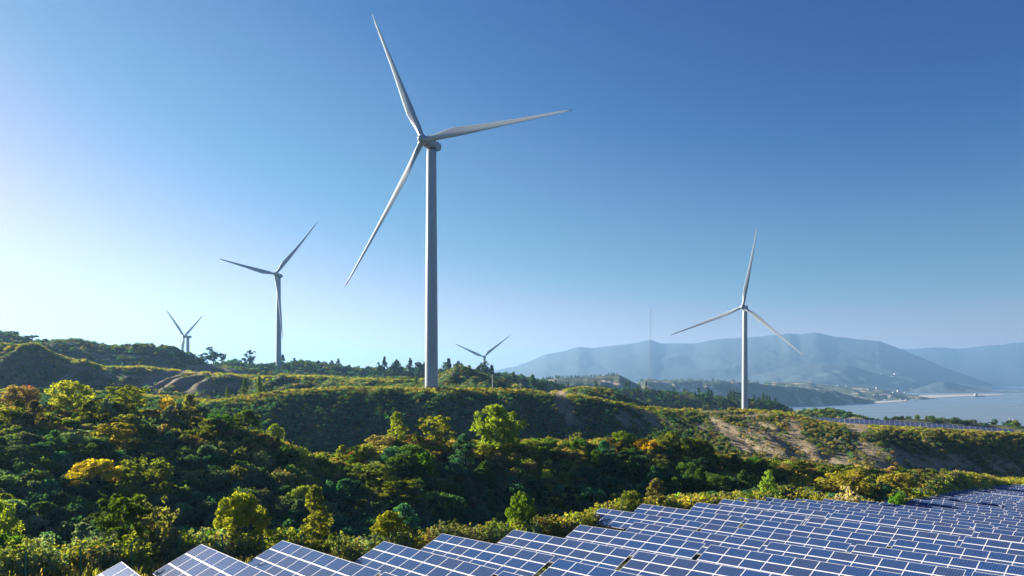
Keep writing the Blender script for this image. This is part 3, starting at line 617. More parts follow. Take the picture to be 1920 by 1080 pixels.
SPOTS = [
 ('tree', 'largest yellow green tree with a round crown standing alone below the main turbine ridge', 'tree', 'round', 935, 754, 848, 112, mixc(YG, OLIVE, .35), 113),
 ('tree', 'yellow green upright bushy tree left of centre on the bushy bank', 'tree', 'tall', 743, 773, 820, 62, YG, 112),
 ('tree', 'feathery yellow green tree between the upright bush and the largest tree', 'tree', 'layer', 815, 783, 845, 82, YG, 110),
 ('shrub', 'round rust red bush beside the tan scrub on the bushy bank', 'shrub', 'round', 667, 838, 880, 46, RUST, 104),
 ('shrub', 'tan brown rounded shrub right of the rust red bush', 'shrub', 'round', 715, 815, 870, 80, TAN, 108),
 ('shrub', 'brown red low shrub below the upright yellow green tree', 'shrub', 'round', 775, 822, 860, 50, (.13, .06, .035), 109),
 ('tree', 'pale yellow round tree on the left mound in front of the shaded hill', 'tree', 'round', 130, 712, 790, 90, (.3, .28, .07), 107),
 ('tree', 'pinkish tan autumn tree at the upper left edge of the thicket', 'tree', 'round', 38, 722, 790, 84, (.26, .2, .13), 104),
 ('shrub', 'magenta tinted shrub top in the autumn tree at left', 'shrub', 'spray', 45, 718, 760, 30, (.24, .08, .1), 106),
 ('tree', 'bright yellow green spreading tree right of the pale yellow round tree', 'tree', 'layer', 235, 726, 800, 100, (.2, .24, .03), 109),
 ('shrub', 'golden yellow shrub on the crest of the left mound', 'shrub', 'round', 312, 745, 800, 44, (.36, .26, .04), 110),
 ('tree', 'pale olive feathery tree right of the golden yellow shrub', 'tree', 'tall', 355, 740, 800, 54, (.22, .21, .08), 110),
 ('tree', 'yellow green layered tree in the middle of the dark left thicket', 'tree', 'layer', 216, 797, 880, 100, (.22, .22, .04), 88),
 ('tree', 'brilliant golden yellow tree in the dark left thicket', 'tree', 'umbrella', 182, 858, 935, 122, (.42, .35, .05), 76),
 ('tree', 'broad olive green tree right of the brilliant golden yellow tree', 'tree', 'round', 272, 858, 950, 130, OLIVE, 75),
 ('tree', 'bright green climbing bush on the right flank of the left mound', 'tree', 'tall', 400, 785, 840, 52, BRIGHT, 99),
 ('tree', 'flat topped green tree on the right shoulder of the left mound', 'tree', 'umbrella', 462, 766, 815, 66, (.1, .14, .03), 104),
 ('shrub', 'tiny yellow green bush below the shaded turbine ridge at left', 'shrub', 'umbrella', 516, 793, 822, 28, YG, 135),
 ('tree', 'flat topped yellow green tree with a wide umbrella crown low in the gully', 'tree', 'umbrella', 450, 918, 985, 116, (.24, .23, .04), 52),
 ('tree', 'cone shaped yellow green tree beside the fence', 'tree', 'tall', 590, 912, 1010, 84, (.17, .17, .04), 53),
 ('tree', 'dark green layered tree above the leftmost solar tables', 'tree', 'layer', 232, 938, 1030, 136, (.07, .11, .02), 45),
 ('shrub', 'glossy bright green round bush left of the second solar table', 'shrub', 'round', 405, 993, 1045, 70, BRIGHT, 52),
 ('tree', 'rich green bush at the bottom left corner', 'tree', 'round', 18, 990, 1100, 120, (.06, .12, .02), 46),
 ('tree', 'yellow green crown cut by the left edge above the corner bush', 'tree', 'round', -6, 930, 1000, 50, YG, 56),
 ('tree', 'isolated fresh green round tree at the bottom of the dark gully', 'tree', 'round', 975, 920, 970, 66, (.1, .17, .02), 67),
 ('tree', 'flat yellow green bush behind the fence posts', 'shrub', 'umbrella', 730, 956, 1000, 76, (.2, .2, .03), 58),
 ('tree', 'yellow green layered tree at the left end of the dark gully wall', 'tree', 'layer', 695, 875, 940, 96, (.14, .17, .03), 92),
 ('tree', 'drooping yellow green tree below the layered one beside the dark gully', 'tree', 'layer', 745, 900, 965, 104, (.15, .17, .03), 88),
 ('tree', 'green tree in front of the feathery yellow green tree', 'tree', 'tall', 795, 850, 920, 60, BRIGHT, 96),
 ('shrub', 'golden yellow bush on the right part of the bushy bank', 'shrub', 'round', 1212, 822, 862, 56, (.5, .3, .015), 121),
 ('tree', 'domed yellow green tree left of the golden yellow bush', 'tree', 'round', 1170, 807, 860, 60, (.15, .18, .02), 124),
 ('tree', 'olive domed tree right of the golden yellow bush', 'tree', 'round', 1250, 808, 868, 64, OLIVE, 124),
 ('tree', 'green spreading tree at the right end of the bushy bank', 'tree', 'round', 1302, 820, 880, 80, (.1, .13, .02), 122),
 ('shrub', 'thin upright pale green shrub in front of the sandy scar', 'shrub', 'spray', 1080, 808, 845, 34, (.13, .16, .06), 119),
 ('shrub', 'bush with large pale green leaves standing in the golden reeds', 'shrub', 'tall', 1440, 882, 930, 46, (.2, .27, .06), 100),
 ('shrub', 'clear green round bush touching the upper edge of the solar field', 'shrub', 'round', 1683, 922, 950, 38, BRIGHT, 103),
 ('shrub', 'dark green bushy mass behind the clear green round bush', 'shrub', 'round', 1650, 905, 950, 76, DKGREEN, 110),
 ('shrub', 'grey white plumed shrub in the golden reeds', 'shrub', 'spray', 1592, 908, 935, 46, (.42, .38, .3), 101),
 ('tree', 'big rounded golden green bush rising from the reeds', 'shrub', 'round', 1590, 877, 935, 120, (.26, .23, .04), 112),
 ('shrub', 'golden green mound of reeds right of the big rounded bush', 'shrub', 'round', 1680, 885, 925, 90, (.24, .2, .05), 122),
 ('tree', 'silvery green leafy bush left of the glossy bright green bush', 'shrub', 'tall', 327, 990, 1040, 60, (.17, .2, .12), 44),
 ('shrub', 'silvery sunlit shrub rising in the left scrub strip', 'shrub', 'spray', 285, 925, 1000, 64, (.17, .18, .09), 46),
 ('shrub', 'dusky brown leafless bush between the two leftmost solar tables', 'shrub', 'round', 255, 1030, 1085, 90, (.07, .055, .045), 45),
 ('shrub', 'dark wine red bush peeping above the second solar table', 'shrub', 'round', 352, 1012, 1050, 46, (.1, .03, .03), 48),
 ('tree', 'tan leafy tree at the right end of the scrub strip', 'tree', 'tall', 1232, 898, 960, 62, (.16, .13, .06), 84),
 ('tree', 'yellow green bushy tree left of the golden reeds', 'tree', 'round', 1185, 920, 965, 62, (.13, .16, .03), 80),
]
for a in SPOTS: placed(a[0], a[1], a[2], a[3], a[4], a[5], a[6], a[7], a[8], a[9])

# thicket trees: zones (px range, depth offset from crest or field), count, kinds, colours, label
def zone(n, p0, p1, f0, f1, kinds, cols, wmin, wmax, label, cat='tree', group=None, name='tree'):
    for i in range(n):
        px = random.uniform(p0, p1); d = random.uniform(float(f0(px)), float(f1(px))); x, y, z = at(px, d)
        k = random.choice(kinds); w_ = random.uniform(wmin, wmax); h_ = w_*random.uniform(.6, .95)*(1.3 if k == 'tall' else 1)
        cc = random.choice(cols); plant(name, where(x, y, z+h_*.6, cc, k, cat), cat, k, x, y, z-.2, w_, h_, cc, group, None, .22)
SHORT = ['the largest yellow green tree', 'the upright bushy yellow green tree', 'the feathery yellow green tree', 'the rust red bush', 'the tan rounded shrub', 'the brown red low shrub', 'the pale yellow round tree', 'the pinkish autumn tree', 'the magenta shrub top', 'the bright spreading tree',
 'the golden shrub on the mound', 'the pale feathery tree', 'the layered yellow green tree', 'the brilliant golden tree', 'the broad olive tree', 'the bright climbing bush', 'the flat topped shoulder tree', 'the tiny yellow green bush', 'the wide umbrella crown', 'the cone shaped tree', 'the dark layered tree', 'the glossy round bush',
 'the bottom left corner bush', 'the crown at the left edge', 'the isolated fresh green tree', 'the flat bush behind the fence', 'the layered gully tree', 'the drooping gully tree', 'the bright green bank tree', 'the golden yellow bush', 'the domed yellow green tree', 'the olive domed tree', 'the green spreading tree', 'the thin pale shrub', 'the large leaved pale bush',
 'the clear green round bush', 'the dark bushy mass', 'the grey white plumed shrub', 'the big rounded golden bush', 'the golden mound of reeds', 'the silvery leafy bush', 'the silvery sunlit shrub', 'the dusky leafless bush', 'the dark wine red bush', 'the tan leafy tree', 'the yellow green bushy tree']
assert len(SHORT) == len(SPOTS)
USED = set()
def cword(c):
    r_, g_, b_ = c
    if r_ > g_*1.15: return 'brownish'
    if r_ > g_*.8: return 'yellow green' if g_ > .2 else 'olive'
    return 'dark green' if g_ < .09 else 'green'
SHW = {'round': 'round', 'tall': 'upright', 'layer': 'layered', 'umbrella': 'flat topped', 'spray': 'twiggy', 'pine': 'pointed', 'pine_old': 'open'}
def where(x, y, z, c, k, cat='tree'):
    px = 960+F*x/y; py = HZ-F*z/y
    order = sorted(range(len(SPOTS)), key=lambda i: math.hypot(SPOTS[i][4]-px, (SPOTS[i][5]+SPOTS[i][6])/2-py))
    base = '%s %s %s' % (cword(c), SHW[k], cat); lab = None
    for i in order[:9]:
        dx = px-SPOTS[i][4]; dy = py-(SPOTS[i][5]+SPOTS[i][6])/2; a = math.degrees(math.atan2(-dy, dx)) % 360
        t = ['right of', 'to the upper right of', 'above', 'to the upper left of', 'left of', 'to the lower left of', 'below', 'to the lower right of'][int((a+22.5)//45) % 8]
        dist = 'just' if math.hypot(dx, dy) < 70 else 'some way'
        lab = '%s %s %s %s' % (base, dist, t, SHORT[i])
        if lab not in USED: break
    USED.add(lab); return lab
L1, L2 = LD(1), LD(2)
mid = lambda p: (L1(p)+L2(p))/2
zone(34, -80, 560, lambda p: L2(p)-12, lambda p: L2(p)+3, ['round', 'round', 'tall', 'spray'], [OLIVE, GREEN, (.1, .09, .05), GREY, (.12, .13, .03)], 3, 5.5, 'olive tree mixed into the crest of the left mound', group='trees on the crest of the left mound')
zone(52, -80, 620, lambda p: L1(p)-2, lambda p: L2(p)-12, ['round', 'round', 'tall', 'layer'], [DKGREEN, (.06, .12, .07), (.08, .115, .085), (.08, .12, .04), GREY], 2.6, 5, 'dark blue green tree in the shaded thicket on the left', group='dark trees in the left thicket')
zone(56, 620, 1400, lambda p: L1(p)-2, lambda p: L2(p)-9, ['round', 'round', 'tall'], [DKGREEN, (.04, .09, .05), (.06, .11, .03)], 3.5, 6, 'deep green tree in the shaded wall of the central gully', group='dark trees of the central gully')
zone(32, 640, 1400, lambda p: L2(p)-8, lambda p: L2(p)+3, ['round', 'tall', 'spray', 'layer'], [OLIVE, YG, GREEN, DRY, (.12, .13, .03)], 2.4, 4.2, 'small sunlit olive tree along the top of the bushy bank', group='small trees on top of the bushy bank')
zone(30, 1120, 1560, lambda p: mid(p), lambda p: L2(p)-2, ['round', 'layer', 'tall'], [(.08, .12, .02), (.1, .13, .025), OLIVE, GREEN], 3, 5, 'sunlit yellow green tree at the right end of the gully', group='yellow green trees right of the gully')
zone(16, 560, 760, lambda p: mid(p)-4, lambda p: L2(p)-4, ['layer', 'round', 'umbrella'], [(.13, .16, .03), YG, OLIVE, GREEN], 3, 5, 'yellow green tree where the mound meets the bushy bank', group='yellow green trees below the saddle')
zone(10, 380, 540, lambda p: L2(p)+20, lambda p: L2(p)+60, ['tall', 'spray'], [(.07, .1, .05), GREEN, OLIVE], 3, 5, 'slim grey green tree on the saddle left of the shaded ridge', group='slim trees on the saddle')

# --- pines
PINES = [  # px, top py, foot py, width px, depth, kind
 (60, 624, 641, 36, 447, 'pine_old'), (22, 612, 634, 26, 470, 'pine_old'), (401, 653, 681, 34, 600, 'pine_old'), (380, 663, 684, 22, 600, 'pine_old'), (416, 660, 682, 20, 600, 'pine_old'), (467, 656, 684, 24, 600, 'pine_old'),
 (458, 662, 684, 14, 600, 'pine_old'), (530, 660, 683, 14, 600, 'pine'), (552, 672, 684, 12, 610, 'pine'), (597, 676, 686, 10, 610, 'pine'), (622, 675, 690, 14, 620, 'pine'), (634, 671, 690, 13, 620, 'pine'), (655, 683, 692, 9, 620, 'pine'),
 (668, 685, 693, 9, 620, 'pine'), (690, 686, 695, 9, 620, 'pine'), (712, 675, 694, 13, 600, 'pine'), (721, 672, 694, 16, 600, 'pine'), (735, 674, 694, 16, 600, 'pine'), (742, 671, 694, 15, 605, 'pine'), (751, 680, 694, 9, 600, 'pine'),
 (769, 674, 694, 17, 590, 'pine'), (785, 673, 694, 13, 590, 'pine'), (796, 678, 694, 11, 590, 'pine'), (828, 673, 697, 14, 560, 'pine'), (841, 675, 700, 14, 540, 'pine'), (850, 674, 700, 14, 540, 'pine'), (860, 672, 700, 16, 540, 'pine'),
 (871, 676, 700, 16, 540, 'pine'), (880, 684, 700, 10, 540, 'pine'), (893, 680, 702, 15, 520, 'pine'), (902, 676, 702, 15, 525, 'pine'), (912, 678, 702, 16, 520, 'pine'), (922, 683, 704, 15, 520, 'pine'), (932, 694, 706, 10, 520, 'pine'),
 (946, 700, 712, 11, 500, 'pine'), (963, 698, 716, 16, 500, 'pine'), (955, 704, 714, 9, 500, 'pine'), (999, 700, 725, 11, 480, 'pine'), (1015, 710, 728, 14, 480, 'round')]
PWORD = ['spreading', 'open', 'small', 'slim', 'bushy', 'pointed']
def pine_where(px):
    for lim, t in [(100, 'on the far left skyline'), (430, 'right of the smallest turbine'), (500, 'left of the second turbine tower'), (700, 'between the two left towers'), (800, 'just left of the main turbine tower'), (890, 'just right of the main turbine tower'), (940, 'before the far middle turbine'), (2000, 'right of the far middle turbine')]:
        if px < lim: return t
PINES.sort(key=lambda p: p[0]); CNT = {}
for i, (px, tp, bs, wp, d, k) in enumerate(PINES):
    x = (px-960)/F*d; z = float(hgt(x, d)[0]); zt = -(tp-HZ)/F*d
    wh = pine_where(px); CNT[wh] = CNT.get(wh, 0)+1
    if 640 < px < 935: k = ['pine', 'pine_old', 'round', 'pine_old'][i % 4]
    zt = z+(zt-z)*random.uniform(.78, 1.12)
    plant('pine_tree', 'dark pine tree, %s from the left of those %s' % (['first', 'second', 'third', 'fourth', 'fifth', 'sixth', 'seventh', 'eighth', 'ninth', 'tenth', 'eleventh', 'twelfth', 'thirteenth'][min(12, CNT[wh]-1)], wh), 'tree', k, x, d, z-.4, max(wp/F*d*1.35, .62*(zt-z)), max(3.5, zt-z+.4), PINEC, 'pines %s' % pine_where(px), i, .1)
for i in range(46):
    px = random.choice([random.uniform(540, 940), random.gauss(745, 25), random.gauss(860, 22), random.gauss(640, 25)]); d = random.uniform(560, 640); x, y, z = at(px, d)
    plant('pine_tree', 'small dark pine on the skyline %s' % ('between the two left towers' if px < 690 else 'just left of the main tower' if px < 810 else 'just right of the main tower'), 'tree', random.choice(['pine', 'round', 'pine_old']), x, y, z-.3, random.uniform(2.5, 6), random.uniform(2.5, 6.5), random.choice([PINEC, OLIVE, DKGREEN]), 'small pines on the middle skyline')
for i in range(120):
    px = random.uniform(1040, 1500); d = random.uniform(545, 680); x, y, z = at(px, d)
    plant('pine_tree', 'dark green pine in the wood %s' % ('left of the radio mast' if px < 1210 else 'between the mast and the right turbine' if px < 1390 else 'right of the right turbine tower'), 'tree', random.choice(['pine', 'pine', 'pine_old']), x, y, z-.3, random.uniform(4.5, 8), random.uniform(7, 12), random.choice([PINEC, (.03, .06, .03), (.04, .07, .035)]), 'pines in the wood around the right turbine')
for i in range(70):
    px = random.uniform(1475, 1925); d = float(LD(8)(px))+random.uniform(-22, 12); x, y, z = at(px, d)
    plant('tree', 'dark tree %s' % ('behind the far panel row' if px < 1610 else 'between the far panel row and the lake' if px < 1760 else 'beside the water at the right edge'), 'tree', random.choice(['round', 'round', 'pine_old', 'pine']), x, y, z-.4, random.uniform(3.5, 7), random.uniform(2, 4.2), random.choice([(.04, .065, .025), GREEN, OLIVE, DKGREEN]), 'trees between the far panel row and the lake')
for px, tp, bs, wp, d, lab in [(427, 722, 752, 16, 225, 'left slim pine on the saddle by the sand face'), (459, 708, 748, 22, 226, 'middle slim pine on the saddle by the sand face'), (486, 704, 745, 24, 228, 'tallest slim pine on the saddle by the sand face'), (780, 702, 722, 16, 262, 'small yellow green pine just left of the main tower foot'), (1165, 752, 768, 20, 262, 'bright green bush left of the golden knoll'), (1185, 755, 770, 24, 262, 'bright green bush right of its neighbour on the sandy crest')]:
    x, y, z = at(px, d); zt = -(tp-HZ)/F*y
    plant('pine_tree' if 'pine' in lab else 'shrub', lab, 'tree' if 'pine' in lab else 'shrub', 'pine' if 'pine' in lab else 'round', x, y, z-.2, wp/F*y, max(2, zt-z), (.08, .12, .03))

# ------------------------------------------------------------------ solar field
FRAME = pbr('aluminium_frame', (.6, .61, .63), .45, .0)
STEEL = pbr('galvanised_steel', (.42, .43, .44), .5, .6)
CONC = pbr('concrete', (.35, .33, .3), .9, noise=(4, .2))
def cell_mat():
    m, n, o = newmat('solar_cells'); p = N(n, 'ShaderNodeBsdfPrincipled')
    tc = N(n, 'ShaderNodeTexCoord'); sp = N(n, 'ShaderNodeSeparateXYZ'); n.links.new(tc.outputs['Object'], sp.inputs[0])
    def line(out, per, wd):
        a = N(n, 'ShaderNodeMath', operation='DIVIDE'); a.inputs[1].default_value = per; n.links.new(out, a.inputs[0])
        b = N(n, 'ShaderNodeMath', operation='FRACT'); n.links.new(a.outputs[0], b.inputs[0])
        c = N(n, 'ShaderNodeMath', operation='LESS_THAN'); c.inputs[1].default_value = wd; n.links.new(b.outputs[0], c.inputs[0]); return c.outputs[0]
    mx = N(n, 'ShaderNodeMath', operation='MAXIMUM'); n.links.new(line(sp.outputs['X'], .159, .07), mx.inputs[0]); n.links.new(line(sp.outputs['Y'], .148, .09), mx.inputs[1])
    oi = N(n, 'ShaderNodeObjectInfo'); mr = N(n, 'ShaderNodeMapRange'); mr.inputs['To Min'].default_value = 0; mr.inputs['To Max'].default_value = 1
    n.links.new(oi.outputs['Random'], mr.inputs[0])
    base = N(n, 'ShaderNodeMix', data_type='RGBA'); base.inputs[6].default_value = (.008, .036, .125, 1); base.inputs[7].default_value = (.02, .034, .09, 1); n.links.new(mr.outputs[0], base.inputs[0])
    nz = N(n, 'ShaderNodeTexNoise'); nz.inputs['Scale'].default_value = 9; n.links.new(tc.outputs['Object'], nz.inputs[0])
    b2 = N(n, 'ShaderNodeMix', data_type='RGBA', blend_type='MULTIPLY'); b2.inputs[0].default_value = .5; n.links.new(base.outputs[2], b2.inputs[6]); n.links.new(nz.outputs[0], b2.inputs[7])
    fin = N(n, 'ShaderNodeMix', data_type='RGBA'); fin.inputs[7].default_value = (.1, .15, .27, 1); n.links.new(mx.outputs[0], fin.inputs[0]); n.links.new(base.outputs[2], fin.inputs[6])
    n.links.new(fin.outputs[2], p.inputs['Base Color']); p.inputs['Roughness'].default_value = .27; p.inputs['IOR'].default_value = 1.5; p.inputs['Specular IOR Level'].default_value = .22
    n.links.new(p.outputs[0], o.inputs[0]); return m
CELL = cell_mat()
ML, MH, FWD = 1.65, .935, .026         # module length, height, frame width
def module_mesh():
    b = MB(); x, y = ML/2-.006, MH/2-.006; z0, z1 = -.035, .0; f_ = FWD
    # frame as four butted bars, glass slightly below their top
    b.box((0, y-f_/2, -.017), (2*x, f_, .035), 0); b.box((0, -y+f_/2, -.017), (2*x, f_, .035), 0)
    b.box((x-f_/2, 0, -.017), (f_, 2*y-2*f_, .035), 0); b.box((-x+f_/2, 0, -.017), (f_, 2*y-2*f_, .035), 0)
    b.box((0, 0, -.018), (2*x-2*f_, 2*y-2*f_, .026), 1)
    return b.mesh('solar_module', [FRAME, CELL])
MOD = module_mesh(); TILT = R(25)
NM, NR, GAPR = 8, 3, .03
TL = NM*ML; TH = NR*MH+(NR-1)*GAPR
# table frame: local X runs along the row (0..TL), tilted plane drops towards -Y from the top edge at z=0
ct, st = math.cos(TILT), math.sin(TILT)
def onplane(x, v, off=0): return (x, -v*ct+off*(-st), -v*st+off*ct)   # v metres down the slope, off along the normal
RX = Matrix.Rotation(TILT, 3, 'X'); RXn = np.array(RX)
def rails_mesh(n):
    b = MB()
    for k in range(1, NR): v = k*(MH+GAPR)-GAPR/2; b.box(onplane(n*ML/2, v, -.028), (n*ML, .05, .03), 0, RXn)
    b.box(onplane(n*ML/2, .5, -.075), (n*ML-.3, .06, .05), 0, RXn); b.box(onplane(n*ML/2, TH-.5, -.075), (n*ML-.3, .06, .05), 0, RXn)
    return b.mesh('rail', FRAME)
def support_mesh():
    b = MB()
    p1 = onplane(0, .25, -.13); p2 = onplane(0, TH-.25, -.13); b.tube([p1, p2], .04, 6)
    return b.mesh('rafter', STEEL)
def post_mesh(v):
    b = MB(); p = onplane(0, v, -.16); b.tube([p, (p[0], p[1], -3.3)], .045, 6); return b.mesh('post', STEEL)
RAIL = {n: rails_mesh(n) for n in range(3, 9)}; RAFT = support_mesh(); POSTS = [post_mesh(.5), post_mesh(TH-.45)]
def solar_table(pt, dirv, n, label, group, simple=False):
    """pt = far upper corner, dirv = unit vector along the row"""
    t = empty('solar_table', pt); X = Vector(dirv).normalized(); Yh = Vector((-X.y, X.x, 0)).normalized()
    # local +Y must point uphill of the slope, away from the viewer (across direction)
    Y = Vector((AX, AY, 0)); Y = (Y-X*Y.dot(X)).normalized(); Z = X.cross(Y).normalized()
    t.matrix_world = Matrix((( X.x, Y.x, Z.x, pt[0]), (X.y, Y.y, Z.y, pt[1]), (X.z, Y.z, Z.z, pt[2]), (0, 0, 0, 1)))
    tag(t, label, 'solar panel table', group)
    for r_ in range(NR):
        for c in range(n):
            o = bpy.data.objects.new('solar_module', MOD); COL.objects.link(o); o.parent = t
            o.location = onplane((c+.5)*ML, r_*(MH+GAPR)+MH/2); o.rotation_euler = (TILT, 0, 0)
    o = bpy.data.objects.new('rail', RAIL[n]); COL.objects.link(o); o.parent = t
    if not simple:
        for q in range(3 if n > 5 else 2):
            xx = ML*(.6+q*(n-1.2)/(2 if n > 5 else 1))
            o = bpy.data.objects.new('rafter', RAFT); COL.objects.link(o); o.parent = t; o.location = (xx, 0, 0)
            for pm in POSTS: o = bpy.data.objects.new('post', pm); COL.objects.link(o); o.parent = t; o.location = (xx, 0, 0)
    return t
BND = np.array([(-400, 1150), (0, 1085), (216, 1053), (371, 1021), (530, 1012), (719, 1015), (837, 1000), (968, 992), (1090, 984), (1125, 952), (1180, 946), (1245, 943), (1312, 942), (1385, 931), (1440, 933), (1553, 935), (1605, 937), (1700, 939), (1716, 926), (1757, 924), (1813, 910), (1860, 909), (1920, 908), (2300, 908)], float)
ntab = 0
def proj(x, y, z): return 960+F*x/y, HZ-F*z/y
SROWS = [6, 11.1, 16.6, 23.7, 30.3, 36.7, 43.3, 49.0, 54.5]+[54.5+6.3*(q+1) for q in range(33)]; row = 0
for s in SROWS:
    t0 = None
    for t in np.arange(-140, 60, .25):
        x = AX*s+AY*t; y = AY*s-AX*t
        if y < 8: break
        z = float(ztop(s, t)); px, py = proj(x, y, z)
        if py >= np.interp(px, BND[:, 0], BND[:, 1])-.5 and px > (1189 if row == 7 else 140): t0 = t; break
    if t0 is not None:
        t = t0; first = True; prevd = None; kk = 0
        while True:
            x = AX*s+AY*t; y = AY*s-AX*t
            if y < 12: break
            z = float(ztop(s, t)); px, py = proj(x, y, z)
            if px > 2010: break
            n = NM
            t2 = t+TL*.995; z2 = float(ztop(s, t2)); p2 = (AX*s+AY*t2, AY*s-AX*t2, z2)
            xb, yb = x-AX*TH*ct, y-AY*TH*ct
            pyb = proj(xb, yb, z-TH*st)[1]
            if py > 1092: break
            jz = random.uniform(-.05, .05)
            if p2[1] > 6:
                ORD = ['first', 'second', 'third', 'fourth', 'fifth', 'sixth', 'seventh', 'eighth', 'ninth', 'tenth', 'eleventh', 'twelfth', 'thirteenth', 'fourteenth', 'fifteenth', 'sixteenth', 'seventeenth', 'eighteenth', 'nineteenth', 'twentieth']
                on = lambda q: ORD[q] if q < 20 else ('twenty-'+ORD[q-20] if q < 29 else 'thirtieth' if q == 29 else 'thirty-'+ORD[q-30] if q < 39 else 'fortieth' if q == 39 else 'forty-'+ORD[q-40])
                tone = 'pale blue' if px < 760 else 'dark blue'
                lab = '%s solar table, %s in the %s row from the bottom left corner' % (tone, on(kk), on(row))
                kk += 1; grp = 'tilted solar tables of the field'
                solar_table((x, y, z+jz), (p2[0]-x+random.uniform(-.08, .08), p2[1]-y, z2-z+random.uniform(-.05, .05)), n, lab, grp, simple=(y > 110)); ntab += 1
            t += TL+.38; first = False
    row += 1
print('tables', ntab)
# far row on the ridge top
A0 = np.array([(1512-960)/F*266, 266., 0]); A1 = np.array([(1960-960)/F*236, 236., 0])
def far_row(A0, A1, topfn, label, group, nr=2):
    L = np.linalg.norm(A1-A0); e = (A1-A0)/L; k = 0; dd = 0
    while dd+8*ML < L:
        a = A0+e*dd; b = A0+e*(dd+8*ML); za = topfn(a); zb = topfn(b)
        t = empty('solar_table', (a[0], a[1], za)); X = Vector((b[0]-a[0], b[1]-a[1], zb-za)).normalized(); Y = Vector((AX, AY, 0)); Y = Vector((-X.y, X.x, 0)); Y = (Y-X*Y.dot(X)).normalized(); Z = X.cross(Y)
        t.matrix_world = Matrix(((X.x, Y.x, Z.x, a[0]), (X.y, Y.y, Z.y, a[1]), (X.z, Y.z, Z.z, za), (0, 0, 0, 1)))
        tag(t, label, 'solar panel table', group)
        for r_ in range(4):
            for c in range(8):
                o = bpy.data.objects.new('solar_module', MOD); COL.objects.link(o); o.parent = t; o.location = onplane((c+.5)*ML, r_*(MH+GAPR)+MH/2); o.rotation_euler = (TILT, 0, 0)
        for q in range(3):
            for pm in POSTS: o = bpy.data.objects.new('post', pm); COL.objects.link(o); o.parent = t; o.location = (ML*(.6+q*3.4), .0, 0)
        dd += 8*ML+.2; k += 1
def row_top(a):
    px = 960+F*a[0]/a[1]; py = np.interp(px, [1500, 1600, 1700, 1800, 1960], [782, 785, 790, 797, 810]); return -(py-HZ)/F*a[1]
far_row(A0, A1, row_top, 'distant solar table in the long row on the ridge before the lake', 'tables of the long row before the lake')

# ------------------------------------------------------------------ wind turbines
def white_paint():
    m, n, o = newmat('turbine_paint'); p = N(n, 'ShaderNodeBsdfPrincipled'); p.inputs['Roughness'].default_value = .38
    tc = N(n, 'ShaderNodeTexCoord'); mp = N(n, 'ShaderNodeMapping'); mp.inputs['Scale'].default_value = (.8, .8, .06); nz = N(n, 'ShaderNodeTexNoise'); nz.inputs['Scale'].default_value = 1.5; nz.inputs['Detail'].default_value = 6
    n.links.new(tc.outputs['Object'], mp.inputs[0]); n.links.new(mp.outputs[0], nz.inputs[0])
    r = N(n, 'ShaderNodeValToRGB'); r.color_ramp.elements[0].color = (.30, .345, .39, 1); r.color_ramp.elements[0].position = .3; r.color_ramp.elements[1].color = (.39, .44, .48, 1)
    n.links.new(nz.outputs[0], r.inputs[0]); n.links.new(r.outputs[0], p.inputs['Base Color']); n.links.new(p.outputs[0], o.inputs[0]); return m
WHITE = white_paint(); RED = pbr('red_paint', (.35, .02, .015), .5); DARK = pbr('dark_gap', (.05, .05, .055), .6); RUSTM = pbr('rust_stain', (.3, .11, .05), .8, noise=(6, .5))
def blade_mesh(Lb, bend, name, mat, r0=0, r1=1, cs=1.0):
    """blade along +Z, chord in X, thickness in Y; -Y is upwind"""
    ns, nc_ = 40, 20; V = []
    a = np.linspace(0, 2*np.pi, nc_, endpoint=False)
    for i in range(ns+1):
        q = r0+(r1-r0)*i/ns; z = 1.1+q*(Lb-1.1)
        ch = np.interp(q, [0, .04, .1, .2, .3, .5, .7, .9, .97, 1], [2.0, 2.0, 2.5*cs, 3.2*cs, 2.85*cs, 2.0*cs, 1.35*cs, .8*cs, .5, .1])
        th = np.interp(q, [0, .04, .1, .2, .4, .7, 1], [1, 1, .62, .34, .24, .18, .14])*ch
        circ = np.interp(q, [0, .05, .16], [1, 1, 0]); tw = R(np.interp(q, [0, .15, .3, .6, 1], [16, 15, 9, 3, -1]))
        ex = np.cos(a)*ch/2; ey = np.sin(a)*th/2*np.where(circ < 1, circ+(1-circ)*(.55+.45*np.cos(a)*.9)*1.15, 1)
        x = ex-(.18*ch*(1-circ)); X = x*math.cos(tw)-ey*math.sin(tw); Y = x*math.sin(tw)+ey*math.cos(tw)-bend*q*q
        V.append(np.stack([X, Y, np.full(nc_, z)], 1))
    V = np.vstack(V); i = np.arange(ns)[:, None]*nc_; j = np.arange(nc_)[None]; k = (j+1) % nc_
    Q = np.stack([i+j, i+k, i+nc_+k, i+nc_+j], -1).reshape(-1, 4)
    capq = [[ns*nc_+j, ns*nc_+j+1, ns*nc_+nc_-2-j, ns*nc_+nc_-1-j] for j in range(nc_//2-1)]
    return npmesh(name, V, np.vstack([Q, capq]), [mat], True)
